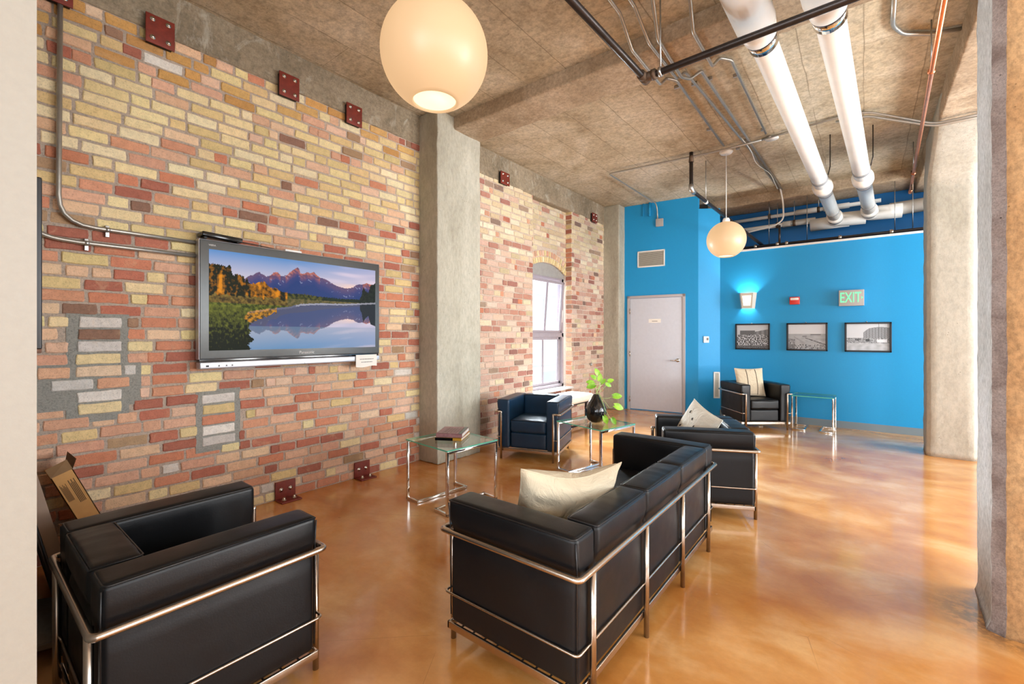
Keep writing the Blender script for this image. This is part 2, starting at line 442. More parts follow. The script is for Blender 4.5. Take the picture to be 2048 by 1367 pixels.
PATCH = [  # y0,y1,z0,z1 patches relaid with grey mortar
    (.50, .745, .87, 1.51), (.33, .81, .96, 1.19), (1.19, 1.432, .545, .955)]
def colour_at(y, z, bay):
    f = mnoise.noise(Vector((y*1.1, z*2.2, bay*7)))*.35
    if bay == 0:
        zz = z+f-.18*(y-1.5)*.3
        if zz > 3.25: return pick([(5, [rgb(206,150,64), rgb(212,164,84), rgb(196,140,60)]), (4, YEL), (1, TAN), (.25, WHT), (.4, DRK)])
        if zz > 2.55: return pick([(9, YEL), (1.2, RED), (1.9, TAN), (.25, DRK), (.1, WHT), (.3, PNK)])
        if zz > 1.95: return pick([(4.6, YEL), (3, RED), (2.6, TAN), (.5, DRK)])
        if zz > 1.5: return pick([(2.2, YEL), (3.2, RED), (3, TAN), (.4, DRK)])
        return pick([(1.1, YEL), (3.3, RED), (3.8, TAN), (1.6, PNK), (.3, DRK), (.15, WHT)])
    zz = z+f*.6
    if zz > 2.75: return pick([(9, YEL), (1.0, TAN), (.5, DRK), (.3, RED)])
    if zz > 2.45: return pick([(4, YEL), (3, TAN), (2, RED), (1, DRK)])
    return pick([(1.2, YEL), (2.6, RED), (3.2, PNK), (3.5, TAN), (.5, DRK)])
def brick_field(b, x, y0, y1, z0, z1, bay, cut=None, seed=1):
    random.seed(seed)
    rows = int((z1-z0)/CH+.5); mt = .0145
    for r in range(rows):
        z = z0+r*CH+mt*.5; h = CH-mt
        ro = random.uniform(-.002, .002)
        if z+h > z1+.01: h = z1-z
        y = y0-(random.random()*.2)
        slope = .0
        while y < y1:
            L = random.choices([.205, .215, .1, .16, .19], [6, 4, 1.6, .9, 2])[0]+random.uniform(-.008, .008)
            a, e = max(y, y0), min(y+L, y1); y += L+mt*random.uniform(.8, 1.3)
            if e-a < .03: continue
            if bay == 0:
                inp = False
                for p in PATCH:
                    if a < p[1] and e > p[0] and z+h > p[2]+.01 and z < p[3]-.01: inp = True; p0 = p
                if inp:
                    if a < p0[0]-.05: e = p0[0]-.02
                    elif e > p0[1]+.05: a = p0[1]+.02
                    else: continue
                    if e-a < .04: continue
            segs = [(a, e)]
            if cut: segs = cut(a, e, z, h)
            for (a2, e2) in segs:
                if e2-a2 < .02: continue
                c = jit(colour_at((a2+e2)/2, z, bay))
                if bay: m_ = sum(c[:3])/3; c = tuple(x*.68+m_*.32*k for x, k in zip(c[:3], (.98, .93, .95)))+(1,)
                zj = random.uniform(-.0025, .0025)
                hh = h+random.uniform(-.004, .002)
                # some bricks show two-tone firing
                if e2-a2 > .18 and random.random() < .13:
                    m1 = a2+(e2-a2)*random.uniform(.3, .7); dd = random.uniform(.004, .011)
                    c2 = jit(random.choice(TAN+PNK if random.random() < .7 else RED))
                    brick(b, (x, a2, z+zj), (0,1,0), (0,0,1), (1,0,0), m1-a2, hh, dd, c)
                    brick(b, (x, m1, z+zj), (0,1,0), (0,0,1), (1,0,0), e2-m1, hh, dd, c2)
                else:
                    brick(b, (x, a2, z+zj), (0,1,0), (0,0,1), (1,0,0), e2-a2, hh, random.uniform(.002, .011), c)
MX = WX-.006
def relief(b, x, y0, y1, z0, z1, m='mortar', n=.06):
    b.box((x-.2, y0, z0), (x, y1, z1), m)
# near bay
b = MB(); relief(b, MX, -.1, 3.45, 0, 3.545)
for q, p in enumerate(PATCH):
    b.box((MX-.01, p[0]-.03, p[2]-.03), (MX+.004+q*.0012, p[1]+.03, p[3]+.03), 'mortar_grey')
brick_field(b, MX, .05, 3.32, .0, 3.53, 0, seed=11)
random.seed(5)
def stack(y0, y1, z0, z1, lst, out=.006):
    z = z0
    k = 0
    while z+.06 < z1+.02:
        c = lst[k % len(lst)]; k += 1
        if c: brick(b, (MX+.004, y0+random.uniform(0, .008), z), (0,1,0), (0,0,1), (1,0,0), y1-y0-random.uniform(0, .012), .062, .008, jit(random.choice(c)))
        z += CH
def row(z, items):
    for (a, c, col) in items: brick(b, (MX+.006, a, z), (0,1,0), (0,0,1), (1,0,0), c-a, .066, .006, jit(random.choice(col)))
OCH = [rgb(208,150,110), rgb(200,136,92)]
row(.893, [(.525, .735, YEL)]); row(.972, [(.52, .735, WHT)]); row(1.052, [(.405, .595, WHT), (.615, .775, OCH)])
row(1.132, [(.345, .485, TAN), (.515, .735, PNK), (.75, .81, WHT)]); row(1.213, [(.515, .73, YEL)]); row(1.293, [(.52, .735, WHT)]); row(1.373, [(.525, .73, DRK)]); row(1.45, [(.53, .735, WHT)])
row(.562, [(1.2, 1.425, WHT)]); row(.642, [(1.205, 1.42, WHT)]); row(.722, [(1.2, 1.425, RED)]); row(.802, [(1.205, 1.42, YEL)]); row(.882, [(1.2, 1.42, WHT)])
b.build('wall_left', kind='structure', label='old exposed brick wall of yellow, tan and red bricks, near bay', attr=True)

# second bay with recess and window
NY0, NY1 = 5.478, 6.612; NX = -4.035
WZ0, WZ1 = .53, 2.36
YC = (NY0+NY1)/2
def arch_z(y):   # underside of the brick arch
    t = (y-YC)/((NY1-NY0)/2); return 2.57-.16*t*t
b = MB()
relief(b, MX, 3.9, NY0, 0, 3.545); relief(b, MX, NY1, 7.95, 0, 3.545)
xb = NX-.006
b.box((xb-.25, NY0, 0), (xb, NY1, WZ0-.03), 'mortar')
# wall above arch in slices
N = 18
for i in range(N):
    ya = NY0+(NY1-NY0)*i/N; yb = NY0+(NY1-NY0)*(i+1)/N
    b.box((xb-.25, ya, max(arch_z(ya), arch_z(yb))-.0), (xb, yb, 3.545), 'mortar')
    b.box((xb-.16, ya, WZ1-.02), (xb-.035, yb, arch_z((ya+yb)/2)+.02), 'plaster')
brick_field(b, MX, 3.95, NY0-.004, 0, 3.53, 1, seed=21)
brick_field(b, MX, NY1+.004, 7.85, 0, 3.53, 1, seed=22)
RING = .20
def cutarch(a, e, z, h):
    if z+h < WZ0-.02: return [(a, e)]
    out = []; step = .02; cur = None; y = a
    while y < e-1e-6:
        ok = z > arch_z(y+step/2)+RING+.01
        if ok and cur is None: cur = y
        if not ok and cur is not None: out.append((cur, y)); cur = None
        y += step
    if cur is not None: out.append((cur, e))
    return out
brick_field(b, xb, NY0, NY1, 0, 3.53, 2, cut=cutarch, seed=23)
random.seed(31)
k = 19
for i in range(k):
    t = (i+.5)/k; y = NY0+(NY1-NY0)*t; z = arch_z(y); ang = math.atan2(.32*(y-YC)/(.567**2), 1)
    vv = Vector((0, math.sin(ang), math.cos(ang))); uu = Vector((0, math.cos(ang), -math.sin(ang)))
    w = (NY1-NY0)/k-.012
    P = Vector((xb, y, z+.006))-uu*w/2
    brick(b, P, uu, vv, (1,0,0), w, .088, .01, jit(random.choice(YEL))); brick(b, P+vv*.1, uu, vv, (1,0,0), w*1.02, .088, .01, jit(random.choice(YEL+TAN)))
# jambs of the recess, bricks facing along y
for (yy, sg) in ((NY1, -1), (NY0, 1)):
    for r in range(44):
        z = r*CH+.007
        c = jit(colour_at(yy, z, 1) if random.random() < .6 else random.choice(DRK+RED))
        P = (xb-.0, yy, z)
        brick(b, (xb+.004, yy, z), (1,0,0), (0,0,1), (0,sg,0), .112, CH-.0145, .004, c)
b.build('wall_left_far', kind='structure', label='faded exposed brick wall with window recess, far bay', attr=True)

# window in the recess
win = thing('window_1', None, None, (xb-.06, 0, 0)); win['kind'] = 'structure'; win['label'] = 'tall taupe timber sash window in the brick recess'
b = MB()
X0, X1 = -.09, .03; ya, yb = NY0+.02, NY1-.02; t = .055
b.bbox((X0, ya, WZ0), (X1, ya+t, WZ1), 'woodsash'); b.bbox((X0, yb-t, WZ0), (X1, yb, WZ1), 'woodsash')
b.bbox((X0, ya, WZ1-.06), (X1, yb, WZ1), 'woodsash'); b.bbox((X0, ya, WZ0), (X1, yb, WZ0+.05), 'woodsash')
b.bbox((X0, ya, 1.37), (X1, yb, 1.44), 'woodsash')
b.build('window_frame', win)
def sash(y0, y1, z0, z1, x, T=None):
    b = MB(); t = .045
    for lo, hi in (((x-.02, y0, z0), (x+.02, y0+t, z1)), ((x-.02, y1-t, z0), (x+.02, y1, z1)), ((x-.02, y0, z0), (x+.02, y1, z0+t)), ((x-.02, y0, z1-t), (x+.02, y1, z1)),
                   ((x-.012, (y0+y1)/2-.016, z0), (x+.012, (y0+y1)/2+.016, z1))):
        b.bbox(lo, hi, 'woodsash', T=T)
    s = b.build('window_sash', win)
    g2 = MB(); g2.box((x-.003, y0+t, z0+t), (x+.003, y1-t, z1-t), 'glass', T=T); g2.build('window_pane', s)
sash(ya+t, yb-t, WZ0+.05, 1.37, -.03)
T = Matrix.Translation((0, 0, 1.44)) @ Matrix.Rotation(math.radians(4.5), 4, 'Y') @ Matrix.Translation((0, 0, -1.44))
sash(ya+t, yb-t, 1.44, WZ1-.06, .0, T)
b = MB(); b.tube([(.02, yb-t-.02, 1.95), (.05, yb-t-.01, 1.8), (.03, yb-t, 1.62)], .008, 'whiteplastic'); b.build('window_stay', win)
b = MB(); b.bbox((xb-.05, NY0+.003, WZ0-.03), (WX+.04, NY1-.003, WZ0+.0), 'sill', .006)
b.build('trim_1', kind='structure', label='pale stone window sill in the brick recess')

# outside
b = MB()
b.box((-9.6, 3, -4), (-9.0, 17, 9), 'facade')
for z in (.3, 1.55, 2.8, 4.1): b.box((-9.03, 3, z), (-8.97, 17, z+.04), 'facade_dark')
for y in (9.6, 11.4, 13.2):
    b.box((-9.02, y, 1.75), (-8.98, y+.8, 2.7), 'facade_dark'); b.box((-9.02, y, -1.2), (-8.98, y+.8, .1), 'facade_dark')
tag(b.build('building'), 'pale building facade outside, seen through the brick wall window', 'building')
b = MB(); b.box((-30, -20, -4.2), (-4.6, 30, -4), 'street'); b.build('ground_outside', kind='structure')

# ------------------------------------------------------------------ shell
RX = 4.6; YB = -3.6; YU = 9.45
b = MB(); b.box((-4.2, YB-.2, -.15), (RX+.2, 10.2, 0), 'floor'); b.build('floor', kind='structure', label='polished concrete floor stained mottled orange brown')
b = MB(); b.box((-4.3, YB-.2, ZC), (RX+.2, 10.2, ZC+.2), 'ceiling1'); b.build('ceiling', kind='structure', label='board-marked bare concrete ceiling')
# concrete members
def rough_box(name, lo, hi, m, label, amp=.006, n=(20, 20, 20), r=.018, T=None):
    b = MB(); c = [(a+e)/2 for a, e in zip(lo, hi)]; h = [(e-a)/2 for a, e in zip(lo, hi)]
    def fn(w):
        q = Vector((w[0]+c[0], w[1]+c[1], w[2]+c[2]))
        nn = Vector([mnoise.noise(q*4+Vector((k*9.1, 0, 0))) for k in range(3)])
        n2 = Vector([mnoise.noise(q*16+Vector((k*5.1, 3, 0))) for k in range(3)])
        edge = sum(1 for k in range(3) if abs(abs(w[k])-h[k]) < r*1.2) >= 2
        return w+nn*amp+n2*amp*(1.3 if edge else .35)
    b.rbox(c, h, r, m, n=max(n), fn=fn, seg=2, T=T) if False else rbox_aniso(b, c, h, r, m, n, fn)
    return b.build(name, kind='structure', label=label)
def rbox_aniso(b, c, h, r, m, n, fn):
    vs = []; ids = {}; fs = []
    ax = []
    for a in range(3):
        inn = [-h[a]+r+(2*h[a]-2*r)*k/(n[a]) for k in range(0, n[a]+1)]
        ax.append([-h[a], -h[a]+r*.4]+inn+[h[a]-r*.4, h[a]])
    N = [len(a) for a in ax]
    def vid(k):
        if k not in ids:
            p = [ax[a][k[a]] for a in range(3)]
            q = Vector([max(-(h[a]-r), min(h[a]-r, p[a])) for a in range(3)]); d = Vector(p)-q
            w = q+d.normalized()*r if d.length > 1e-9 else Vector(p)
            w = fn(w); ids[k] = len(vs); vs.append((w[0]+c[0], w[1]+c[1], w[2]+c[2]))
        return ids[k]
    for a in range(3):
        e, f = (a+1) % 3, (a+2) % 3
        for side in (0, N[a]-1):
            for i in range(N[e]-1):
                for j in range(N[f]-1):
                    q = []
                    for di, dj in ((0,0),(1,0),(1,1),(0,1)):
                        k = [0,0,0]; k[a] = side; k[e] = i+di; k[f] = j+dj; q.append(vid(tuple(k)))
                    if side == 0: q.reverse()
                    fs.append(q)
    b.add(vs, fs, m, True)
rough_box('ceiling_beam', (-3.93, 3.54, 3.71), (RX, 3.98, 3.90), 'beam', 'concrete cross beam spanning from the brick wall column to the near pillar', .007, (150, 8, 4))
rough_box('ceiling_beam', (-2.29, 8.75, 3.70), (RX, 9.44, 3.90), 'beam', 'concrete cross beam above the far blue wall', .006, (100, 10, 4))
rough_box('lintel_beam', (-4.1, -.1, 3.53), (WX+.008, 3.4, 3.9), 'lintel', 'concrete edge beam above the near brick wall', .004, (4, 70, 8))
rough_box('lintel_beam', (-4.1, 3.9, 3.50), (WX+.008, 8.1, 3.9), 'lintel', 'concrete edge beam above the far brick wall', .004, (4, 80, 8))
rough_box('ceiling_beam', (.60, 3.9, 3.62), (.97, 9.4, 3.9), 'beam', 'concrete beam running along the right from pillar to pillar', .006, (8, 100, 6))
rough_box('concrete_column', (-4.0, 3.29, 0), (-3.62, 3.98, ZC), 'column', 'grey concrete column against the brick wall', .004, (8, 14, 70), .014)
rough_box('concrete_column', (-4.0, 7.80, 0), (-3.61, 8.15, ZC), 'column', 'concrete column between the far brick wall and the blue door wall', .004, (8, 8, 60), .014)

# far column with haunch
def shaft(name, rings, m, label, amp, seg_z, sub=6, mm={}):
    # rings: list of (z, [(x,y)...]) corner polygons, interpolated and subdivided
    b = MB(); loops = []
    for (z0, p0), (z1, p1) in zip(rings, rings[1:]):
        k = max(1, int((z1-z0)/seg_z))
        for i in range(k):
            t = i/k; loops.append((z0+(z1-z0)*t, [(a[0]+(c[0]-a[0])*t, a[1]+(c[1]-a[1])*t) for a, c in zip(p0, p1)]))
    loops.append((rings[-1][0], rings[-1][1]))
    vs = []; n = len(rings[0][1])*sub
    for z, poly in loops:
        for i in range(len(poly)):
            a = poly[i]; c = poly[(i+1) % len(poly)]
            for s in range(sub):
                t = s/sub; x = a[0]+(c[0]-a[0])*t; y = a[1]+(c[1]-a[1])*t
                q = Vector((x, y, z)); k = amp*(1.8 if s == 0 else 1)
                vs.append((x+mnoise.noise(q*7)*k+mnoise.noise(q*28)*k*.6, y+mnoise.noise(q*7+Vector((5,5,5)))*k+mnoise.noise(q*28+Vector((7,1,2)))*k*.6, z))
    fs = []
    for j in range(len(loops)-1):
        for i in range(n): fs.append((j*n+i, j*n+(i+1) % n, (j+1)*n+(i+1) % n, (j+1)*n+i))
    fs.append(tuple(reversed(range(n)))); fs.append(tuple(range((len(loops)-1)*n, len(loops)*n)))
    b.add(vs, fs, m, True)
    for e, m2 in mm.items():
        k = b.mat(m2)
        for j in range(len(loops)-1):
            for i in range(e*sub, (e+1)*sub): b.mi[j*n+i] = k
    return b.build(name, kind='structure', label=label)
def chamf(x0, x1, y0, y1, c):
    return [(x0+c, y0), (x1-c, y0), (x1, y0+c), (x1, y1-c), (x1-c, y1), (x0+c, y1), (x0, y1-c), (x0, y0+c)]
shaft('concrete_column', [(0, chamf(.565, .985, 7.07, 7.5, .035)), (3.15, chamf(.565, .985, 7.07, 7.5, .035)), (3.6, chamf(.58, .985, 6.5, 7.5, .035)), (3.8, chamf(.59, .985, 6.1, 7.5, .035))],
      'column_pale', 'pale cream concrete column in front of the blue wall', .004, .06)
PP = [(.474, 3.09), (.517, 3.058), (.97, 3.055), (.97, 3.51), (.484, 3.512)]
shaft('concrete_pillar', [(0, [(.455, 3.075), (.510, 3.035), (.98, 3.03), (.98, 3.53), (.474, 3.525)]), (.05, PP), (ZC, PP)], 'pillar', 'rough concrete pillar at the right edge', .0022, .025, 10, {0: 'pillar_rough', 1: 'pillar_tan'})  # front face coloured tan, chipped corner strip, other faces pale grey

# blue walls
A = Vector((-3.61, 8.05)); B = Vector((-2.30, 8.20)); C2 = Vector((-1.99, 8.40))
def wall_seg(name, a, c, z0, z1, m, th=.12, label=None):
    d = (c-a).normalized(); nn = Vector((-d.y, d.x)); b = MB()
    p = [a, c, c+nn*th, a+nn*th]
    vs = [(q.x, q.y, z) for z in (z0, z1) for q in p]
    b.add(vs, [(3,2,1,0), (4,5,6,7), (0,1,5,4), (1,2,6,5), (2,3,7,6), (3,0,4,7)], m)
    return b.build(name, kind='structure', label=label)
wall_seg('wall_far_left', A, B, 0, ZC, 'blue', label='blue wall around the grey door')
wall_seg('wall_far_return', B, C2, 0, 3.62, 'blue', label='short blue return wall with thermostat')
b = MB(); b.box((C2.x, 8.40, 0), (RX, 8.55, 2.82), 'blue'); b.box((C2.x, 8.385, 2.82), (RX, 8.56, 2.85), 'white')
b.build('wall_far', kind='structure', label='long bright blue wall with a white-capped ledge')
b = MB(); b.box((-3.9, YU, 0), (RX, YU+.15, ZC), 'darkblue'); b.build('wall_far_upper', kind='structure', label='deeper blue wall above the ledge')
b = MB(); b.box((C2.x, 8.388, 0), (RX, 8.40, .105), 'base'); b.build('baseboard_far', kind='structure', label='grey vinyl baseboard on the blue wall')
# near left cream wall end, right window wall, back wall
b = MB(); b.box((-4.2, -.12, 0), (-1.30, .114, ZC), 'cream'); b.build('wall_back', kind='structure', label='cream painted wall end at the left edge')
def window_wall(name, axis, pos, s0, s1, opens, z0, z1, th, label, lights):
    b = MB(); cur = s0
    def bx(a, c, za, zb, m='white'):
        if c-a < .001: return
        if axis == 'x': b.box((pos, a, za), (pos+th, c, zb), m)
        else: b.box((a, pos-th, za), (c, pos, zb), m)
    for (a, c) in opens:
        bx(cur, a, 0, ZC); bx(a, c, 0, z0); bx(a, c, z1, ZC)
        bx(a, a+.05, z0, z1, 'woodsash'); bx(c-.05, c, z0, z1, 'woodsash'); bx((a+c)/2-.03, (a+c)/2+.03, z0, z1, 'woodsash'); bx(a, c, (z0+z1)/2-.03, (z0+z1)/2+.03, 'woodsash')
        cur = c
    bx(cur, s1, 0, ZC)
    b.build(name, kind='structure', label=label)
window_wall('wall_right', 'x', RX, YB, YU, [(-2.6, -.6), (.4, 2.4), (3.4, 5.4), (6.2, 8.1)], .7, 3.3, .25, 'window wall on the right', None)
window_wall('wall_rear', 'y', YB, -4.2, RX, [(-3.4, -1.4), (-.6, 1.6), (2.4, 4.2)], .8, 3.2, .25, 'wall behind the viewer, its windows added for fill light', None)
b = MB(); b.box((-4.2, YB, 0), (-3.9, -.12, ZC), 'white'); b.build('wall_left_rear', kind='structure')
b = MB(); b.box((-4.2, 8.15, 0), (-3.62, 9.6, ZC), 'white'); b.build('wall_left_end', kind='structure')

# door
dr = thing('door_1', None, None, (A.x, A.y, 0), math.atan2(B.y-A.y, B.x-A.x)); dr['kind'] = 'structure'; dr['label'] = 'flush grey door in a taupe steel frame'
b = MB(); x0, x1, zt = .06, 1.105, 2.14; w = .05
for lo, hi in (((x0, -.025, 0), (x0+w, 0.004, zt)), ((x1-w, -.025, 0), (x1, 0.004, zt)), ((x0, -.025, zt-w), (x1, .004, zt))): b.bbox(lo, hi, 'doorframe', .004)
b.build('door_frame', dr)
b = MB(); b.bbox((x0+w+.004, -.012, .015), (x1-w-.004, .003, zt-w-.004), 'door', .002); dp = b.build('door_leaf', dr)
b = MB(); b.tube([(x1-w-.08, -.012, .95), (x1-w-.08, -.022, .95)], .032, 'chrome', 20); b.tube(fillet([(x1-w-.08, -.02, .95), (x1-w-.08, -.06, .95), (x1-w-.2, -.06, .945)], .015), .011, 'chrome'); b.build('door_handle', dp)
for z in (.2, 1.05, 1.85):
    b = MB(); b.tube([(x0+w+.002, -.03, z-.05), (x0+w+.002, -.03, z+.05)], .008, 'satin'); b.build('hinge', dr)
b = MB(); b.box((.46, -.016, 1.63), (.68, -.012, 1.70), 'paper'); b.box((.52, -.0165, 1.655), (.62, -.016, 1.665), 'ink'); b.build('door_sign', dp)

# ------------------------------------------------------------------ leather furniture
def seat_furniture(name, label, cat, W, D, cush, loc, rz, leg_back=None, group=None):
    """local frame: x across (0 centre), y: back at +D/2, front at -D/2; faces -y"""
    t = thing(name, label, cat, loc, rz, group)
    H = .665; aw = .135; g2 = .03
    # rail clearances
    bx0, bx1 = -W/2+g2, W/2-g2; by0, by1 = -D/2+.035, D/2-g2
    def bulge(side_axis, sgn, h):
        def f(w):
            z = w[2]
            k = max(0, min(1, (z-.17)/.03)) if False else 0
            return w
        return f
    zb = .115
    for s in (-1, 1):
        b = MB(); cx = (bx0+aw/2) if s < 0 else (bx1-aw/2)
        hz = (H-zb)/2
        def fn(w, s=s, hz=hz):
            zz = w[2]+hz+zb
            # pressed in by the rail at z=.53, bulging above it
            press = math.exp(-((zz-.52)/.022)**2)*.010
            up = .012*max(0, min(1, (zz-.54)/.04))
            if s*w[0] > 0: w = Vector((w[0]+s*(up-press), w[1], w[2]))
            if zz > .54: w = Vector((w[0], w[1]*(1+.012), w[2]))
            return w
        b.rbox((cx, (by0+by1)/2, zb+hz), (aw/2, (by1-by0)/2, hz), .02, 'leather', 14, (.003, .003, .006), fn=fn)
        arm = b.build('armrest', t)
        b = MB()
        xa, xb2 = cx-aw/2+.008, cx+aw/2-.008
        so = .012*s
        zp = H-.006
        xo, xi = (xa+so-.006, xb2+.002) if s < 0 else (xb2+so+.006, xa-.002)
        loop = fillet([(xo, by0+.003, zp), (xo, by1-.003, zp), (xi, by1-.003, zp), (xi, by0+.003, zp), (xo, by0+.003, zp)], .02)
        b.tube(loop, .0032, 'piping', 6)
        b.tube([(xo, by0-.001, zp-.01), (xo-so*.8, by0-.001, .55), (xo-so, by0+.001, zb+.03)], .0028, 'piping', 6)
        b.tube([(xo, by1+.002, zp-.01), (xo-so*.8, by1+.002, .55), (xo-so, by1, zb+.03)], .0028, 'piping', 6)
        b.build('piping', arm)
    ix0, ix1 = bx0+aw+.003, bx1-aw-.003
    cw = (ix1-ix0)/cush
    bt = .135
    for i in range(cush):
        a, e = ix0+cw*i+.002, ix0+cw*(i+1)-.002
        hz = (H-zb)/2
        b = MB()
        def fn(w, hz=hz):
            zz = w[2]+hz+zb
            press = math.exp(-((zz-.52)/.022)**2)*.010; up = .010*max(0, min(1, (zz-.54)/.04))
            if w[1] > 0: w = Vector((w[0], w[1]+up-press, w[2]))
            wr = mnoise.noise(Vector((w[0]*22+i*7, w[1]*5, zz*6)))*.0035*max(0, min(1, (zz-.5)/.1))
            return w+Vector((0, 0, wr))
        b.rbox(((a+e)/2, by1-bt/2, zb+hz), ((e-a)/2, bt/2, hz), .02, 'leather', 16, (.001, .004, .010), fn=fn)
        bc = b.build('back_cushion', t)
        b = MB(); zp = H-.004
        b.tube(fillet([(a+.008, by1+.006, zp), (e-.008, by1+.006, zp), (e-.006, by1-bt+.004, zp), (a+.006, by1-bt+.004, zp), (a+.008, by1+.006, zp)], .015), .0034, 'piping', 6)
        b.build('piping', bc)
        # seat cushion and base cushion
        yf = by0+.012; yb2 = by1-bt-.004
        b = MB(); b.rbox(((a+e)/2, (yf+yb2)/2, .365), ((e-a)/2, (yb2-yf)/2, .072), .028, 'leather', 12, (.001, .008, .012), fn=lambda w: w+Vector((0, 0, mnoise.noise(Vector((w[0]*9+i, w[1]*9, 0)))*.004)))
        sc = b.build('seat_cushion', t)
        b = MB(); zz = .43
        b.tube(fillet([(a+.01, yf+.002, zz), (e-.01, yf+.002, zz), (e-.01, yb2-.01, zz), (a+.01, yb2-.01, zz), (a+.01, yf+.002, zz)], .02), .003, 'piping', 6); b.build('piping', sc)
        b = MB(); b.rbox(((a+e)/2, (yf+yb2)/2+.008, .203), ((e-a)/2, (yb2-yf)/2-.008, .088), .02, 'leather2', 6, (0, .004, .002)); b.build('seat_base', t)
    # frame
    m = 'satin'; r = .0125; zr = .53
    b = MB(); hx, hy = W/2-.004, D/2-.004
    ins = .075
    fy = -hy
    path = fillet([(-hx+ins, fy, zr), (-hx, fy, zr), (-hx, hy, zr), (hx, hy, zr), (hx, fy, zr), (hx-ins, fy, zr)], .022, 5)
    b.tube(path, r, m, 12); b.build('top_rail', t)
    b = MB(); z2 = .245; r2 = .0055; q = .018
    path = fillet([(-hx+ins, fy+.004, z2), (-hx+q, fy+.004, z2), (-hx+q, hy-q+.002, z2), (hx-q, hy-q+.002, z2), (hx-q, fy+.004, z2), (hx-ins, fy+.004, z2)], .02, 5)
    b.tube(path, r2, m, 10); b.build('lower_rail', t)
    b = MB(); zf0, zf1 = .082, .114; qx = W/2-.022; qy0, qy1 = -D/2+.022, D/2-.022; th = .012
    for lo, hi in (((-qx, qy0, zf0), (qx, qy0+th, zf1)), ((-qx, qy1-th, zf0), (qx, qy1, zf1)), ((-qx, qy0, zf0), (-qx+th, qy1, zf1)), ((qx-th, qy0, zf0), (qx, qy1, zf1))): b.bbox(lo, hi, m, .003)
    b.build('base_frame', t)
    b = MB()
    for k in range(9): b.tube([(-qx+.01, qy0+(qy1-qy0)*(k+1)/10, .098), (qx-.01, qy0+(qy1-qy0)*(k+1)/10, .098)], .004, 'blackpipe', 6)
    b.build('webbing', t)
    for s in (-1, 1):
        b = MB(); b.tube(fillet([(s*(hx-ins+.012), fy, zr), (s*(hx-ins), fy, zr-.0), (s*(hx-ins), fy, 0)], .012, 4), r, m, 12); b.build('leg', t)
    for x in (leg_back or (-hx+ins+.0, hx-ins)):
        b = MB(); b.tube([(x, hy-.006, zr), (x, hy-.006, 0)], r, m, 12); b.build('leg', t)
    return t
chair = seat_furniture('armchair', 'black leather cube armchair in the left foreground, back to the cream wall', 'armchair', .77, .715, 1, (-2.118, .612, 0), PI)
# chair faces +y: local -y -> +y with rz=pi
SC_GROUP = 'leather cube armchairs'
chair['group'] = SC_GROUP
def put_chair(x, y, facing_deg, label):
    c = copy_tree(chair); c.location = (x, y, 0); c.rotation_euler = (0, 0, math.radians(facing_deg+90)); c['label'] = label; return c
cn = put_chair(-3.08, 4.365, -72.1, 'leather cube armchair coloured dark navy beside the concrete column, under the window')
for ch in cn.children_recursive:  # leather of this copy recoloured navy instead of black
    for q in range(len(ch.material_slots)):
        if ch.material_slots[q].material.name.endswith('_leather'): ch.material_slots[q].link = 'OBJECT'; ch.material_slots[q].material = MAT['navy']
put_chair(-1.10, 3.95, 205.5, 'black leather cube armchair behind the long sofa, patterned pillow on it')
put_chair(-1.36, 7.80, -51.4, 'black leather cube armchair in the far blue corner with a striped pillow')
L = 1.85
# sofa faces -x: local -y -> -x : rotation -90deg ; local x -> world -y
lb = [1.50, 2.02, 2.545, 3.065]
sofa = seat_furniture('sofa', 'long three seat black leather sofa with steel tube frame, seen from behind', 'sofa', L, .715, 3, (-1.145, 2.308, 0), -PI/2, [-(y-2.308) for y in lb])

# ------------------------------------------------------------------ pillows
def pillow(name, W, H2, T, m, label, loc, rot, dec=None, seed=0, n=34, cat='pillow', wr=.008, sag=0):
    b = MB(); idx = {}
    def pt(i, j, s):
        u = -1+2*i/n; v = -1+2*j/n
        e = (1-u*u)*(1-v*v)
        # corners stay pointed, sides pull in
        px = u*(1-.07*(1-v*v)**1.0*abs(u)**3)*W/2; py = v*(1-.07*(1-u*u)*abs(v)**3)*H2/2
        th = T/2*(max(0, e)**.42)
        q = Vector((px*6, py*6, s*3+seed*5.3))
        wv = mnoise.noise(q)*wr+abs(mnoise.noise(Vector((px*14, py*5, seed))))*wr*.8*(1-abs(v))
        if sag: py -= sag*(max(0, 1-u*u)*(.5+.5*v)+.35*math.sin(u*3+1)*(.5+.5*v)); wv += mnoise.noise(Vector((px*9+py*7, py*16, s*2+seed)))*.012
        return (px, s*(th+wv*max(0, e)**.3), py)
    for s in (-1, 1):
        o = len(b.v)
        for j in range(n+1):
            for i in range(n+1): b.v.append(pt(i, j, s))
        for j in range(n):
            for i in range(n):
                a = o+j*(n+1)+i; q = (a, a+1, a+n+2, a+n+1)
                if s > 0: q = tuple(reversed(q))
                b.face(q, m, True)
    # seam
    seam = [pt(i, 0, 1) for i in range(n)]+[pt(n, j, 1) for j in range(n)]+[pt(n-i, n, 1) for i in range(n)]+[pt(0, n-j, 1) for j in range(n)]
    o = b.build(name, label=label, cat=cat)
    o.location = loc; o.rotation_euler = rot
    b2 = MB(); b2.tube(seam, .004, m, 6, closed=True); b2.build('seam', o)
    if dec: dec(o, pt, W, H2)
    return o
def stripes(o, pt, W, H2):
    n = 34
    for s in (-1, 1):
        for u0 in (-.28, .38):
            b = MB(); P = []
            for j in range(1, n):
                p = pt((u0+1)/2*n, j, s); P.append((p[0], p[1]+s*.003, p[2]))
            b.tube(P, .004, 'black_thread', 6); b.build('stripe', o)
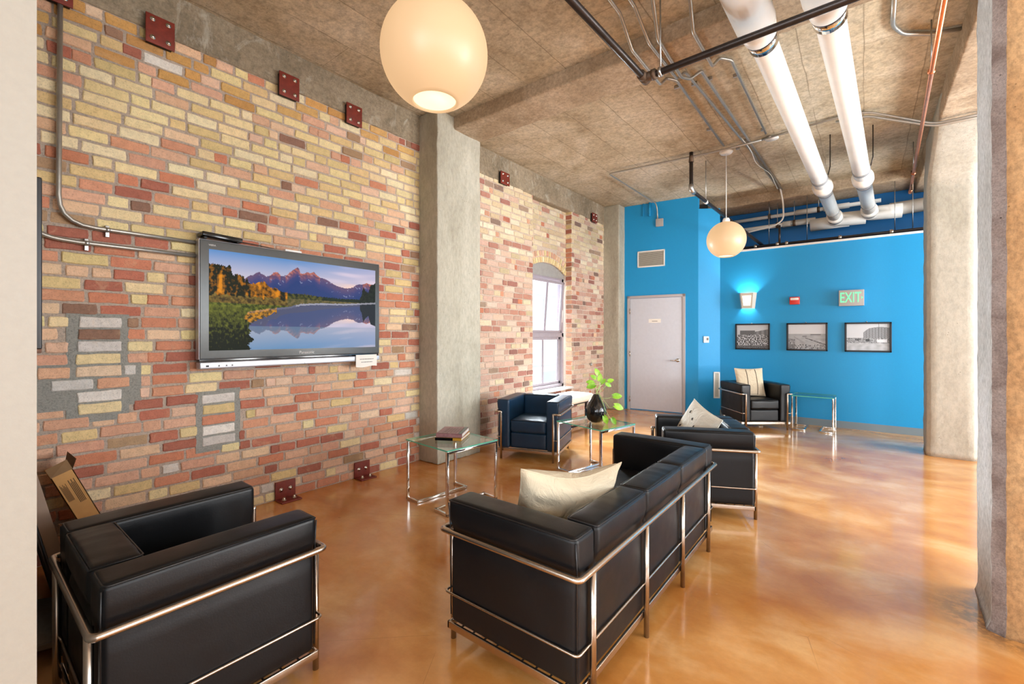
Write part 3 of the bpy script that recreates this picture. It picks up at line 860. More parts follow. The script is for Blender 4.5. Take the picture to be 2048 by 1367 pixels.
def pattern(o, pt, W, H2):
    rnd = random.Random(3)
    b = MB(); n = 34
    for s in (-1, 1):
        for (u0, v0) in [(-.5, .5), (-.1, .35), (.2, .15), (.5, -.05), (.75, -.25), (-.2, -.3), (.2, -.5), (-.6, -.1)]:
            for k in range(4):
                i = (u0+1)/2*n+rnd.uniform(-.6, .6); j = (v0+1)/2*n+rnd.uniform(-1.2, 1.2)
                p = pt(i, j, s); p2 = pt(i+.15, j+rnd.uniform(.6, 1.2), s)
                b.tube([(p[0], p[1]+s*.002, p[2]), (p2[0], p2[1]+s*.002, p2[2])], .003, 'black_thread', 5)
    b.build('woven_marks', o, kind='stuff')
    b = MB()
    for s in (-1, 1):
        o0 = len(b.v); N = 8
        for j in range(N+1):
            for i in range(N+1):
                p = pt(20+i*1.6, 1+j*1.6, s); b.v.append((p[0], p[1]+s*.0015, p[2]))
        for j in range(N):
            for i in range(N):
                if (i+j) % 3 == 2 or i+N-j < 5: continue
                a = o0+j*(N+1)+i; q = (a, a+1, a+N+2, a+N+1); b.face(q if s < 0 else tuple(reversed(q)), 'orange_fabric', True)
    b.build('ochre_patch', o)
def rotm(right, up):   # local x->right, z->up, y->right x up...
    r = Vector(right).normalized(); u = Vector(up); u = (u-r*u.dot(r)).normalized(); y = u.cross(r)
    return Matrix((r, y, u)).transposed().to_euler()
pillow('pillow', .50, .44, .20, 'cream_fabric', 'plump plain cream pillow leaning in the near corner of the sofa', (-1.17, 1.90, .585), rotm((.62, .78, .0), (.30, -.36, .8)), seed=1, wr=.02, sag=.045)
pillow('pillow', .44, .44, .13, 'cream_fabric', 'cream pillow with two thin black stripes on the far corner armchair', (-1.42, 7.83, .665), rotm((.78, .62, 0), (-.14, .17, .95)), stripes, seed=2)
pillow('pillow', .45, .45, .13, 'white_fabric', 'white and ochre patterned pillow on the armchair behind the sofa', (-1.15, 3.98, .575), rotm((.62, -.62, -.22), (.35, .2, .85)), pattern, seed=3)
pillow('pillow', .42, .27, .13, 'grey_fabric', 'crumpled grey pillow on the floor behind the foreground armchair', (-2.96, .262, .085), (math.radians(82), .06, .1), seed=4)

# ------------------------------------------------------------------ glass side tables
def side_table(label, loc, rz, W=.57, D=.54):
    t = thing('side_table', label, 'side table', loc, rz, 'glass topped chrome side tables'); q = .011; m = 'chrome'
    for s in (-1, 1):
        b = MB(); x = s*(W/2-.012); y0, y1 = -D/2+.012, D/2-.012; zt = .488; xi = s*(W/2-.165)
        b.tube([(x, y0, zt), (x, y0, q), (xi, y0, q), (xi, y1, q), (x, y1, q), (x, y1, zt), (x, y0, zt)], q, m, square=True) if False else None
        for p0, p1 in (((x, y0), (x, y0)), ((x, y1), (x, y1))): b.bbox((p0[0]-q, p0[1]-q, 0), (p0[0]+q, p0[1]+q, zt+q), m, .003)
        b.bbox((x-q, y0, zt-q), (x+q, y1, zt+q), m, .003)
        for yy in (y0, y1): b.bbox((min(x, xi)-q, yy-q, 0), (max(x, xi)+q, yy+q, 2*q), m, .003)
        b.bbox((xi-q, y0, 0), (xi+q, y1, 2*q), m, .003)
        b.build('side_frame', t)
    b = MB(); z0, z1 = .5, .51
    x0, x1, y0, y1 = -W/2, W/2, -D/2, D/2; o = len(b.v)
    vs = [(x0,y0,z0),(x1,y0,z0),(x1,y1,z0),(x0,y1,z0),(x0,y0,z1),(x1,y0,z1),(x1,y1,z1),(x0,y1,z1)]
    b.add(vs, [(0,3,2,1), (4,5,6,7)], 'tableglass'); b.add(vs, [(0,1,5,4), (1,2,6,5), (2,3,7,6), (3,0,4,7)], 'glassedge')
    b.build('glass_top', t)
    for sx in (-1, 1):
        for sy in (-1, 1):
            b = MB(); b.lathe([(.001, .4995), (.016, .4995), (.016, .5005), (.001, .5005)], 'whiteplastic', 12, (sx*(W/2-.02), sy*(D/2-.03), 0)); b.build('pad', t)
    return t
side_table('glass side table holding two books, near the concrete column', (-2.78, 2.69, 0), math.radians(-6), .575, .54)
side_table('glass side table holding the black vase, beside the window', (-2.17, 4.13, 0), math.radians(-14), .60, .52)
side_table('empty glass side table against the far blue wall', (-.60, 8.02, 0), math.radians(-1), .52, .46)

# books
def book(label, loc, rz, w, d, h, cover, pages='paper'):
    t = thing('book', label, 'book', loc, rz, 'books on the side table')
    b = MB(); b.box((-w/2+.004, -d/2+.004, .003), (w/2-.002, d/2-.004, h-.003), pages); b.build('pages', t)
    b = MB(); b.box((-w/2, -d/2, 0), (w/2, d/2, .003), cover); b.box((-w/2, -d/2, h-.003), (w/2, d/2, h), cover); b.box((-w/2, -d/2, 0), (-w/2+.003, d/2, h), cover); b.build('cover', t); return t
RB = math.radians(119)
t = book('lower ochre and black paperback on the glass side table', (-2.83, 2.755, .511), RB, .29, .23, .024, 'bookcover2')
b = MB(); b.box((-.1458, -.04, .0), (-.145, .115, .024), 'blackgloss'); b.build('spine_print', t)
t = book('upper mauve paperback lying on the ochre one', (-2.835, 2.76, .5355), RB+.05, .285, .225, .034, 'bookcover')
b = MB()
for k in range(13): b.box((-.12+.012*(k % 3), -.09+k*.0125, .034), (.07+.02*(k % 2), -.0865+k*.0125, .0343), 'darkink' if k % 2 else 'ink')
b.box((-.14, -.11, .034), (.14, -.075, .0342), 'blackgloss')
b.build('cover_print', t)

# vase and plant
vz = (-2.169, 4.14, .5105)
v = thing('vase', 'black teardrop ceramic vase with wavy ribs on the glass table', 'vase', vz)
def vf(p, a, z):
    k = 1+.035*math.sin(a*14+2.2*math.sin(z*42))*min(1, z/.05)
    return (p[0]*k, p[1]*k, p[2])
prof = [(.045, 0), (.062, .004), (.085, .03), (.102, .065), (.108, .10), (.104, .14), (.088, .18), (.066, .215), (.046, .245), (.032, .27), (.026, .285), (.022, .285), (.022, .27)]
b = MB(); b.lathe(prof, 'vase', 72, fn=vf); b.build('vase_body', v)
pl = thing('potted_plant', 'trailing green pothos cutting in the black vase', 'plant', (vz[0], vz[1], vz[2]+.27))
def leaf(b, base, direction, up, L, W):
    d = Vector(direction).normalized(); u = Vector(up); u = (u-d*u.dot(d)).normalized(); s = d.cross(u)
    rows = 9; vs = []; fs = []
    for i in range(rows+1):
        t = i/rows
        w = W*(math.sin(PI*min(1, t*.93+.07))**.75)*(1-t*.35)*1.05 if t < 1 else 0
        back = -.12*L*(1-t)**3
        for k in (-1, -.5, 0, .5, 1):
            p = Vector(base)+d*(L*t+(back*abs(k)*2.0))+s*(w*k*.5)+u*(-.25*L*t*t+.12*L*abs(k)*(1-t)+.04*L)
            vs.append(tuple(p))
    for i in range(rows):
        for k in range(4): a = i*5+k; fs.append((a, a+1, a+6, a+5))
    b.add(vs, fs, 'leaf', True)
R3 = Vector((math.cos(YAW), math.sin(YAW), 0)); F3 = Vector((-math.sin(YAW), math.cos(YAW), 0)); U3 = Vector((0, 0, 1))
def L3(r, u, f=0): return R3*r+U3*u+F3*f
stems = [  # path (right, up, forward) leaf(dir r,u) size
    ([(0,0),(.00,.05),(-.02,.11)], (-1,-.25), .085), ([(0,0),(.01,.07),(-.03,.13)], (-.9,.2), .07),
    ([(0,0),(.02,.08),(.03,.16)], (.2,1), .07), ([(0,0),(.03,.09),(.05,.19),(.02,.22)], (-.4,.8), .07), ([(0,0),(.04,.08),(.09,.14),(.11,.12)], (1,-.5), .06),
    ([(0,0),(.05,.05),(.11,.12),(.12,.15)], (.9,.3), .06), ([(0,0),(.06,-.02),(.12,-.02),(.17,.0)], (1,.1), .085), ([(0,0),(.06,-.05),(.11,-.12),(.16,-.09)], (1,-.3), .09),
    ([(0,0),(.05,-.08),(.06,-.16),(.05,-.2)], (.5,-1), .08), ([(0,0),(.05,-.1),(.10,-.2),(.13,-.22)], (.7,-.9), .07), ([(0,0),(.03,.06),(.06,.13)], (.7,.7), .06), ([(0,0),(.0,.05),(.01,.12),(-.01,.18)], (-.7,.5), .06)]
for i, (path, dr2, sz) in enumerate(stems):
    fz = (-.06 if i in (6, 7, 8, 9) else (-.02, .02, -.03)[i % 3])
    P = [L3(p[0], p[1], fz*min(1, k)*.9+(-.055 if (p[1] < -.05) else 0)) for k, p in enumerate(path)]
    if i in (7, 8, 9): P = [L3(0, .0), L3(.02, .035, -.02)]+[L3(p[0]+.015, p[1], -.09) for p in path[1:]]
    b = MB(); b.tube(fillet(P, .03), .0022, 'stem', 6); b.build('stem', pl)
    b = MB(); leaf(b, P[-1], L3(dr2[0], dr2[1], -.2), L3(0, .45, -1), sz, sz*.85); b.build('leaf', pl)

# bench below the window
bn = thing('bench', 'white padded bench with black steel legs under the brick wall window', 'bench', (-3.57, 5.65, 0))
b = MB(); b.rbox((0, 0, .435), (.22, .70, .055), .045, 'white_fabric', 10, (.004, .0, .012)); b.build('seat_pad', bn)
for y in (-.52, .52):
    for x in (-.17, .17):
        b = MB(); b.bbox((x-.016, y-.016, 0), (x+.016, y+.016, .38), 'blackpipe', .003); b.build('leg', bn)
for x in (-.17, .17):
    b = MB(); b.bbox((x-.012, -.52, .03), (x+.012, .52, .06), 'blackpipe', .003); b.build('stretcher', bn)
b = MB(); b.bbox((-.19, -.6, .362), (.19, .6, .38), 'blackpipe', .003); b.build('under_frame', bn)
# round fitting on brick
b = MB(); T = Matrix.Translation((WX+.01, 7.27, .873)) @ Matrix.Rotation(PI/2, 4, 'Y'); b.lathe([(.028, 0), (.028, .012), (.018, .014), (.018, .006)], 'steel', 20, T=T)
tag(b.build('wall_socket'), 'small round metal fitting on the far brick wall', 'wall fitting')

# ------------------------------------------------------------------ television
TVX = WX+.1
tv = thing('television', 'wall mounted grey flat television showing a mountain lake', 'television', (WX, 0, 0))
y0, y1, z0, z1 = 1.155, 2.695, 1.222, 2.105
b = MB(); b.bbox((.028, y0, z0), (.10, y1, z1), 'bezel', .006)
b.bbox((.026, y0-.006, z0-.003), (.094, y1+.006, z1+.006), 'silver', .006); hb = b.build('television_housing', tv)
b = MB(); b.bbox((.03, y0, z0-.022), (.088, y1, z0+.0), 'blackgloss', .003); b.build('speaker_gap', tv)
b = MB(); b.bbox((.03, y0-.004, 1.148), (.112, 2.44, z0-.020), 'silver', .010); b.bbox((.03, 2.445, 1.152), (.108, y1, z0-.020), 'silver', .008); sp = b.build('speaker_bar', tv)
b = MB()
for yy in (1.19, 1.27, 1.32, 1.36): b.box((.112, yy, 1.166), (.1128, yy+(.02 if yy < 1.2 else .012), 1.178), 'dark' if yy < 1.2 else 'ink')
b.box((.1, 1.93, 1.15), (.1126, 1.933, 1.176), 'ink'); b.build('control_marks', sp)
b = MB(); b.box((.016, 1.6, 1.45), (.03, 2.3, 1.9), 'blackpipe'); b.build('wall_bracket', tv)
# picture on the screen
SKY = [(0,.853),(.02,.86),(.044,.857),(.07,.85),(.085,.84),(.094,.875),(.102,.845),(.109,.764),(.132,.78),(.15,.77),(.165,.76),(.18,.70)]
MT = [(0,.70),(.172,.74),(.19,.77),(.208,.783),(.225,.805),(.244,.828),(.255,.81),(.268,.80),(.282,.785),(.295,.79),(.307,.803),(.32,.83),(.336,.847),(.35,.835),(.362,.806),(.38,.81),(.402,.828),(.415,.86),(.433,.887),(.447,.905),(.46,.924),(.47,.90),(.478,.862),(.489,.852),(.505,.868),(.524,.879),(.54,.872),(.55,.885),(.561,.891),(.575,.865),(.585,.85),(.598,.832),(.63,.825),(.66,.80),(.69,.77),(.716,.752),(.75,.738),(.781,.733),(.81,.742),(.832,.756),(.85,.785),(.875,.80),(.90,.80),(.929,.825),(.95,.815),(1,.80)]
TR = [(0,.86),(.17,.70),(.18,.75),(.195,.69),(.226,.70),(.25,.72),(.275,.727),(.295,.68),(.313,.663),(.335,.672),(.352,.643),(.38,.63),(.42,.62),(.517,.622),(.59,.608),(.75,.60),(.875,.605),(.893,.66),(.905,.767),(.925,.72),(.945,.70),(.962,.80),(1,.83)]
SH = [(0,.34),(.15,.37),(.2,.405),(.3,.44),(.41,.47),(.48,.51),(.6,.53),(.765,.54),(1,.58)]
def itp(tab, u):
    for (a, p), (c, q) in zip(tab, tab[1:]):
        if u <= c: return p+(q-p)*(u-a)/max(1e-6, c-a)
    return tab[-1][1]
def mixc(a, c, t): t = max(0, min(1, t)); return tuple(x+(y-x)*t for x, y in zip(a, c))
def N2(u, v, s, k=0): return mnoise.noise(Vector((u*s*1.8, v*s, k)))
def scene_col(u, v, refl=False):
    w = .52
    sky = mixc(rgb(226,206,206)[:3], rgb(70,130,190)[:3], (v-.62)/.40)
    sky = mixc(sky, rgb(206,190,208)[:3], max(0, (u-.45)*1.5)*(1-abs(v-.85)*1.5)*.8)
    if u > .55: sky = mixc(sky, rgb(250,206,180)[:3], max(0, .9-abs(v-.72-(u-.8)*.1+N2(u,v*4,3)*.03)/.08)*min(1, (u-.55)*4))
    if u > .4: sky = mixc(sky, rgb(236,212,222)[:3], max(0, N2(u*.7, v*5, 3, 4))*min(1, (u-.4)*3))
    c = sky
    m = itp(MT, u)+N2(u, 0, 60)*.006
    if v < m:
        dd = m-v; nz = N2(u*1.2+v*.5, v, 26)+.5*N2(u, v, 60)
        top = mixc(rgb(104,72,96)[:3], rgb(216,120,70)[:3], .5+nz*1.4)
        if not (.3 < u < .36 or .39 < u < .6 or u > .9): top = mixc(rgb(76,70,110)[:3], rgb(120,84,104)[:3], .5+nz)
        c = mixc(top, rgb(58,64,116)[:3], dd/.09+nz*.5); c = mixc(c, rgb(36,58,112)[:3], (dd-.08)/.08)
        if nz > .52 and dd < .12: c = mixc(c, rgb(170,176,206)[:3], .4)
    return c
def tv_col(u, v):
    sh = itp(SH, u)+N2(u, 0, 40)*.004
    n1 = N2(u, v, 30)+.6*N2(u, v, 70, 3)
    # foreground grass lower left
    gx = .195+.035*N2(0, v, 14)-max(0, (.30-v))*.0-max(0, (v-.3))*.35+.012*N2(0, v, 90)
    if v < .46 and u < gx:
        c = mixc(rgb(12,20,4)[:3], rgb(116,120,40)[:3], (v-.16)*2.0+n1*.45+N2(u*4, v*.6, 50)*.35); return c
    if v < sh:
        # water: reflection about the shoreline
        k = .515+(u-.5)*.10
        vr = k+(k-v)*1.06+N2(u, v*3, 30)*.005
        mz = itp(MT, u); ref_edge = k-(mz-k)/1.06
        c = scene_col(u, vr-.01)
        c = mixc(c, rgb(150,160,180)[:3], .12)
        if v > ref_edge: c = mixc(c, rgb(66,70,104)[:3], .35)
        # reflected autumn trees left
        tr = itp(TR, u); te = k-(tr-k)*1.12
        if .16 < u < .34 and v > .25+(u-.16)*.85+N2(u, v, 40)*.03: c = mixc(rgb(60,54,34)[:3], rgb(196,132,30)[:3], .5+n1*1.2)
        elif v > te and u > .88: c = rgb(30,38,46)[:3]
        elif v > te+.02: c = mixc(c, rgb(86,82,90)[:3], .45)
        if v > sh-.02: c = mixc(c, rgb(190,188,200)[:3], .5 if u > .45 else .1)
        if v < .25: c = mixc(c, rgb(112,140,160)[:3], .55-(u*.25))
        return c
    tr = itp(TR, u)+N2(u, 0, 90)*.018 if u > .17 else itp(SKY, u)+N2(u, 0, 110)*.02
    if v < tr:
        if u > .88: return mixc(rgb(14,22,20)[:3], rgb(30,40,30)[:3], .5+n1) if v > .56 else mixc(rgb(50,56,20)[:3], rgb(110,104,40)[:3], .5+n1)
        if u > .40:
            if v > .565: return mixc(rgb(18,32,20)[:3], rgb(84,82,30)[:3] if u < .62 else rgb(24,44,26)[:3], .4+n1*1.3)
            return mixc(rgb(70,70,36)[:3], rgb(112,98,60)[:3], .5+n1)
        if v < .555+.03*n1:
            return mixc(rgb(60,46,22)[:3], rgb(128,104,44)[:3], .45+n1*1.0) if v > .48 else mixc(rgb(44,54,14)[:3], rgb(112,116,40)[:3], .4+n1)
        yel = max(0, N2(u*2, v*.7, 13, 2))*1.9+(.55 if .2 < u < .36 else 0)+(.5 if .035 < u < .075 and v < .76 else 0)
        if v > .80: yel *= .3
        return mixc(rgb(22,26,8)[:3], rgb(214,132,18)[:3], yel*.72-.08+n1*.5)
    return scene_col(u, v)
sw, sh2 = 1.435, .755
b = wgrid(sw, sh2, 300, 165, lambda u, v: tv_col(u, v), 'screen')
o = b.build('television_screen', tv, (.1015, 1.213, 1.285), PI/2, attr=True)
def text(s, size, m, parent, loc, rot, name, sx=1, ext=.0006):
    cu = bpy.data.curves.new(name, 'FONT'); cu.body = s; cu.size = size; cu.extrude = ext; cu.align_x = 'CENTER'; cu.align_y = 'CENTER'
    cu.materials.append(MAT[m]); q = bpy.data.objects.new(name+'_src', cu); COL.objects.link(q); dg = bpy.context.evaluated_depsgraph_get()
    me = bpy.data.meshes.new_from_object(q.evaluated_get(dg)); bpy.data.objects.remove(q); me.name = name
    o = bpy.data.objects.new(name, me); COL.objects.link(o); o.parent = parent; o.location = loc; o.rotation_euler = rot; o.scale = (sx, 1, 1); return o
text('Panasonic', .034, 'lettering', tv, (.1015, 1.955, 1.252), (PI/2, 0, PI/2), 'brand_lettering')
text('VIERA', .018, 'lettering', tv, (.1015, 1.235, 2.07), (PI/2, 0, PI/2), 'corner_lettering')
# set top box, cable, paper
st = thing('set_top_box', 'slim black box lying on top of the television', 'media box', (-3.86, 1.30, 2.1125))
b = MB(); b.bbox((-.055, -.135, .012), (.06, .135, .045), 'blackgloss', .006, T=Matrix.Rotation(math.radians(-3), 4, 'X')); b.build('box_body', st)
b = MB()
for yy in (-.11, .11): b.bbox((-.04, yy-.01, 0), (.05, yy+.01, .016), 'dark', .002)
b.build('rubber_feet', st)
b = MB(); b.tube(fillet([(-3.87, 1.43, 2.135), (-3.86, 1.55, 2.13), (-3.87, 1.66, 2.122), (-3.88, 1.74, 2.118)], .05), .004, 'blackpipe', 8)
tag(b.build('cable'), 'thin black cable trailing along the top of the television', 'cable')
b = MB(); b.bbox((-3.89, 1.78, 2.1125), (-3.84, 1.92, 2.127), 'whiteplastic', .003, ); tag(b.build('adapter'), 'small white adapter on top of the television', 'adapter')
nt = thing('paper_notice', 'small white paper notice hanging from the lower right of the television', 'notice', (WX+.118, 2.535, 1.155))
b = MB(); vs = []; nn = 10
for j in range(nn+1):
    for i in range(nn+1):
        u, w = i/nn, j/nn; vs.append((.004+.006*math.sin(u*5)*(1-w)+.008*(1-w)*u, -.115+.23*u, -.058+.115*w-.006*(1-w)*math.sin(u*6)))
b.add(vs, [(j*(nn+1)+i, j*(nn+1)+i+1, (j+1)*(nn+1)+i+1, (j+1)*(nn+1)+i) for j in range(nn) for i in range(nn)], 'paper', True)
b.add([(v[0]-.0008, v[1], v[2]) for v in vs], [(j*(nn+1)+i, (j+1)*(nn+1)+i, (j+1)*(nn+1)+i+1, j*(nn+1)+i+1) for j in range(nn) for i in range(nn)], 'paper', True)
b.build('paper_sheet', nt)
b = MB()
for k, (a, c) in enumerate(((-.075, .075), (-.06, .06))):
    y = a
    while y < c:
        w = random.uniform(.008, .018); b.box((.0105, y, .012-.028*k), (.012, min(c, y+w), .018-.028*k), 'ink'); y += w+.006
b.build('printed_lines', nt)

# ------------------------------------------------------------------ anchor plates
def bolt(b, x, y, z, r=.011, T=None):
    TT = Matrix.Translation((x, y, z)) @ Matrix.Rotation(PI/2, 4, 'Y')
    b.lathe([(r*1.5, 0), (r*1.5, .003), (r, .003), (r*.8, .011), (r*.3, .013)], 'bolt', 12, T=TT)
def anchor(y0, y1, z0, z1, label):
    t = thing('anchor_plate', label, 'steel plate', (WX, (y0+y1)/2, z0), 0, 'red steel anchor plates along the top of the brick wall'); w = y1-y0; h = z1-z0
    b = MB(); b.bbox((.0, -w/2+.01, .01), (.042, w/2-.01, h-.01), 'dark', .002); b.bbox((.042, -w/2, 0), (.054, w/2, h), 'redplate', .003); b.build('plate', t)
    for sy in (-1, 1):
        for zz in (.04, h-.035):
            b = MB(); bolt(b, .054, sy*w*.27, zz); b.build('bolt', t)
for a in [(.325, .495, 3.43, 3.63, 'rust red bolted plate at the top left behind the vertical conduit'), (.852, 1.017, 3.42, 3.62, 'rust red bolted plate high on the wall, above the television left end'),
          (1.743, 1.913, 3.43, 3.63, 'rust red bolted plate left of the big globe lamp, above the television'), (2.366, 2.532, 3.425, 3.62, 'rust red bolted plate nearest the left of the wall column'),
          (4.66, 4.85, 3.46, 3.63, 'rust red bolted plate just right of the wall column'), (7.25, 7.44, 3.46, 3.62, 'rust red bolted plate at the far end of the brick wall')]: anchor(*a)
def angle(y0, y1, label):
    t = thing('angle_bracket', label, 'steel bracket', (WX, (y0+y1)/2, 0), 0, 'red steel angle brackets at the foot of the brick wall'); w = y1-y0
    b = MB(); b.bbox((.008, -w/2, .0), (.022, w/2, .155), 'redplate', .003); b.bbox((.008, -w/2, .0), (.14, w/2, .013), 'redplate', .003); b.build('bracket', t)
    for sy in (-1, 1):
        b = MB(); bolt(b, .022, sy*w*.23, .085, .012); b.build('bolt', t)
        b = MB(); b.lathe([(.019, .013), (.019, .017), (.012, .017), (.012, .03), (.006, .04), (.002, .04)], 'satin', 10, (.085, sy*w*.25, 0)); b.build('anchor_bolt', t)
angle(1.725, 1.895, 'rust red angle bracket on the floor nearest the armchair'); angle(2.47, 2.64, 'rust red angle bracket on the floor below the right end of the television')

# ------------------------------------------------------------------ conduits and pipes
def pipe(name, pts, r, m, label, cat, fil=.06, seg=12, group=None, extra=None):
    t = thing(name, label, cat, (0,0,0), 0, group)
    b = MB(); b.tube(fillet(pts, fil), r, m, seg); b.build(name+'_run', t)
    if extra: extra(t)
    return t
cx = WX+.035
def strap(pts, m='steel', axis='y', r=.016, name='strap'):
    def f(t):
        for p in pts:
            b = MB()
            if axis == 'y': b.bbox((p[0]-.03, p[1]-.01, p[2]-.045), (p[0]-.012, p[1]+.01, p[2]+.03), m, .002); b.tube([(p[0], p[1]-.01, p[2]), (p[0], p[1]+.01, p[2])], r, m, 12)
            else: b.tube([(p[0]-.008, p[1], p[2]), (p[0]+.008, p[1], p[2])], r, m, 12); b.box((p[0]-.01, p[1]-.012, p[2]), (p[0]+.01, p[1]+.012, ZC), m)
            b.build(name, t)
    return f
pipe('conduit', [(cx, .442, ZC), (cx, .432, 2.09), (cx, 1.18, 2.085)], .0135, 'conduit', 'bent steel conduit running down the brick wall to the television', 'conduit', .17, extra=strap([(cx, .66, 2.088)]))
pipe('conduit', [(cx, .19, 2.15), (cx, .36, 2.0), (cx, .50, 1.985), (cx, 1.18, 1.985)], .0135, 'conduit', 'lower steel conduit entering the left edge of the television', 'conduit', .1, extra=strap([(cx, .56, 1.985)]))
zc = 3.825; rc = .0125
def clips(ys, x):
    def f(t):
        for y in ys:
            b = MB(); b.bbox((x-.025, y-.01, zc-.004), (x+.025, y+.01, ZC), 'steel', .002); b.build('clip', t)
    return f
pipe('conduit', [(-1.45, -3.3, zc), (-1.45, 3.15, zc), (-1.47, 3.42, 3.69), (-1.47, 4.05, 3.69), (-1.47, 4.22, zc), (-1.41, 4.32, zc), (-1.42, 6.18, zc)], rc, 'conduit', 'leftmost ceiling conduit, ending at the small globe lamp canopy', 'conduit', .03, extra=clips((1.5, 2.9, 4.45, 5.6), -1.45))
pipe('conduit', [(-1.34, -3.3, zc), (-1.335, 3.15, zc), (-1.33, 3.42, 3.69), (-1.32, 4.05, 3.69), (-1.30, 4.22, zc), (-1.18, 6.5, zc), (-1.12, 8.75, zc)], rc, 'conduit', 'ceiling conduit second from the left, passing the lamp canopy', 'conduit', .03, extra=clips((2.9, 4.5, 6.4), -1.3))
pipe('conduit', [(-1.2, -3.3, zc), (-1.2, 3.15, zc), (-1.26, 3.42, 3.69), (-1.28, 4.05, 3.69), (-1.25, 4.2, 3.73), (-1.18, 4.3, zc), (-1.135, 6.27, zc), (-1.09, 8.6, zc)], rc*1.1, 'conduit', 'ceiling conduit third from the left, jogging after the cross beam', 'conduit', .03, extra=clips((3.0, 4.5, 6.2), -1.16))
pipe('conduit', [(-.97, -3.3, zc), (-.985, 3.3, zc), (-1.02, 3.5, 3.69), (-1.02, 4.05, 3.69), (-1.0, 4.2, zc), (-.925, 4.3, zc), (-.935, 6.12, zc)], rc, 'conduit', 'rightmost ceiling conduit, ending at a round cover plate', 'conduit', .03, extra=clips((3.0, 4.6, 6.0), -.95))
pipe('conduit', [(-1.0, 6.22, zc-.027), (-1.45, 6.24, zc-.027), (-2.99, 6.12, zc-.027), (-2.99, 8.02, zc-.027), (-2.99, 8.085, 3.70), (-2.985, 8.09, 3.53)], rc, 'conduit', 'thin conduit bending across the far ceiling to the wall junction box', 'conduit', .05)
pipe('conduit', [(-1.0, 6.25, zc-.01), (-.26, 6.16, zc), (.02, 6.20, zc), (.56, 6.34, 3.585), (1.4, 6.34, 3.585)], rc, 'conduit', 'conduit crossing behind the white pipes toward the right beam', 'conduit', .08)
pipe('conduit', [(-.26, 6.20, zc-.03), (.02, 6.24, zc-.03), (.56, 6.30, 3.545), (1.4, 6.30, 3.545)], rc, 'conduit', 'lower twin conduit beside the crossing one', 'conduit', .08)
def rod(t):
    b = MB(); b.tube([(.385, 4.70, zc), (.385, 4.70, 3.47)], .006, 'steel', 8); b.build('hanger_rod', t)
pipe('conduit', [(.165, 4.2, zc), (.17, 4.60, zc), (.24, 4.78, zc), (.44, 4.93, zc), (.595, 4.98, zc)], .016, 'conduit', 'curved thick conduit near the right beam', 'conduit', .06)
def coph(t):
    for y, x in ((4.75, .405), (7.6, .48)):
        b = MB(); b.tube([(x, y-.008, 3.45), (x, y+.008, 3.45)], .024, 'copper', 14); b.tube([(x, y, 3.46), (x, y, ZC)], .005, 'steel', 8); b.build('hanger', t)
    b = MB(); b.tube([(.505, 8.45, 3.45), (.508, 8.60, 3.45)], .022, 'copper', 14); b.build('end_cap', t)
pipe('copper_pipe', [(.34, 2.2, 3.45), (.508, 8.60, 3.45)], .0155, 'copper', 'long copper pipe along the right of the ceiling', 'pipe', extra=coph)
pipe('copper_pipe', [(.50, 8.1, 3.62), (.50, 8.1, 3.36)], .014, 'rustpipe', 'short upright copper stub behind the long copper pipe', 'pipe')
# black sprinkler main
def spr(t):
    b = MB(); b.tube([(-1.248, 3.16, 3.25), (-1.248, 3.10, 3.25)], .034, 'rustpipe', 14); b.tube(fillet([(-1.248, 3.06, 3.25), (-1.248, 3.12, 3.25), (-1.16, 3.12, 3.25)], .05), .033, 'rustpipe', 14); b.tube([(-1.19, 3.118, 3.25), (-1.165, 3.118, 3.25)], .037, 'rustpipe', 14); b.build('elbow', t)
    b = MB(); b.tube([(-1.13, 3.116, 3.28), (-1.13, 3.116, ZC)], .006, 'steel', 8); b.tube([(-1.14, 3.116, 3.25), (-1.12, 3.116, 3.25)], .033, 'steel', 14); b.build('hanger', t)
pipe('sprinkler_pipe', [(-1.30, 1.2, 3.25), (-1.248, 3.12, 3.25), (-.6, 3.10, 3.25), (2.6, 3.03, 3.25)], .0235, 'blackpipe', 'black sprinkler pipe turning a corner below the ceiling', 'pipe', .03, 16, extra=spr)
# far sprinkler drop
def el(t):
    b = MB(); b.tube([(-1.83, 6.2, ZC), (-1.83, 6.2, 3.72)], [.02, .035], 'rustpipe', 12); b.build('flange', t)
    b = MB(); b.tube(fillet([(-1.83, 6.2, 3.42), (-1.83, 6.2, 3.345), (-1.815, 6.28, 3.33)], .05), .034, 'steel', 14); b.build('elbow', t)
    b = MB(); b.tube([(-1.755, 6.62, 3.27), (-1.755, 6.62, ZC)], .005, 'steel', 8); b.tube([(-1.757, 6.60, 3.275), (-1.753, 6.64, 3.267)], .03, 'whiteplastic', 14); b.build('hanger', t)
pipe('sprinkler_pipe', [(-1.83, 6.2, ZC), (-1.83, 6.2, 3.345), (-1.37, 8.62, 2.93)], .025, 'blackpipe', 'dark pipe dropping from the far ceiling and sloping to the blue ledge', 'pipe', .05, 16, extra=el)
def ledge(t):
    for x in (-1.45, -1.13, -1.0, -.3, .3):
        b = MB(); b.tube([(x-.02, 8.47, 2.895), (x+.02, 8.47, 2.895)], .032, 'satin', 12); b.build('coupling', t)
    for x in (-1.1,):
        b = MB(); b.tube([(x, 8.47, 2.9), (x, 8.47, 3.2)], .017, 'blackpipe', 12); b.build('riser', t)
pipe('sprinkler_pipe', [(-1.7, 8.47, 2.89), (2.5, 8.47, 2.89)], .022, 'blackpipe', 'dark pipe lying along the blue ledge', 'pipe', extra=ledge)
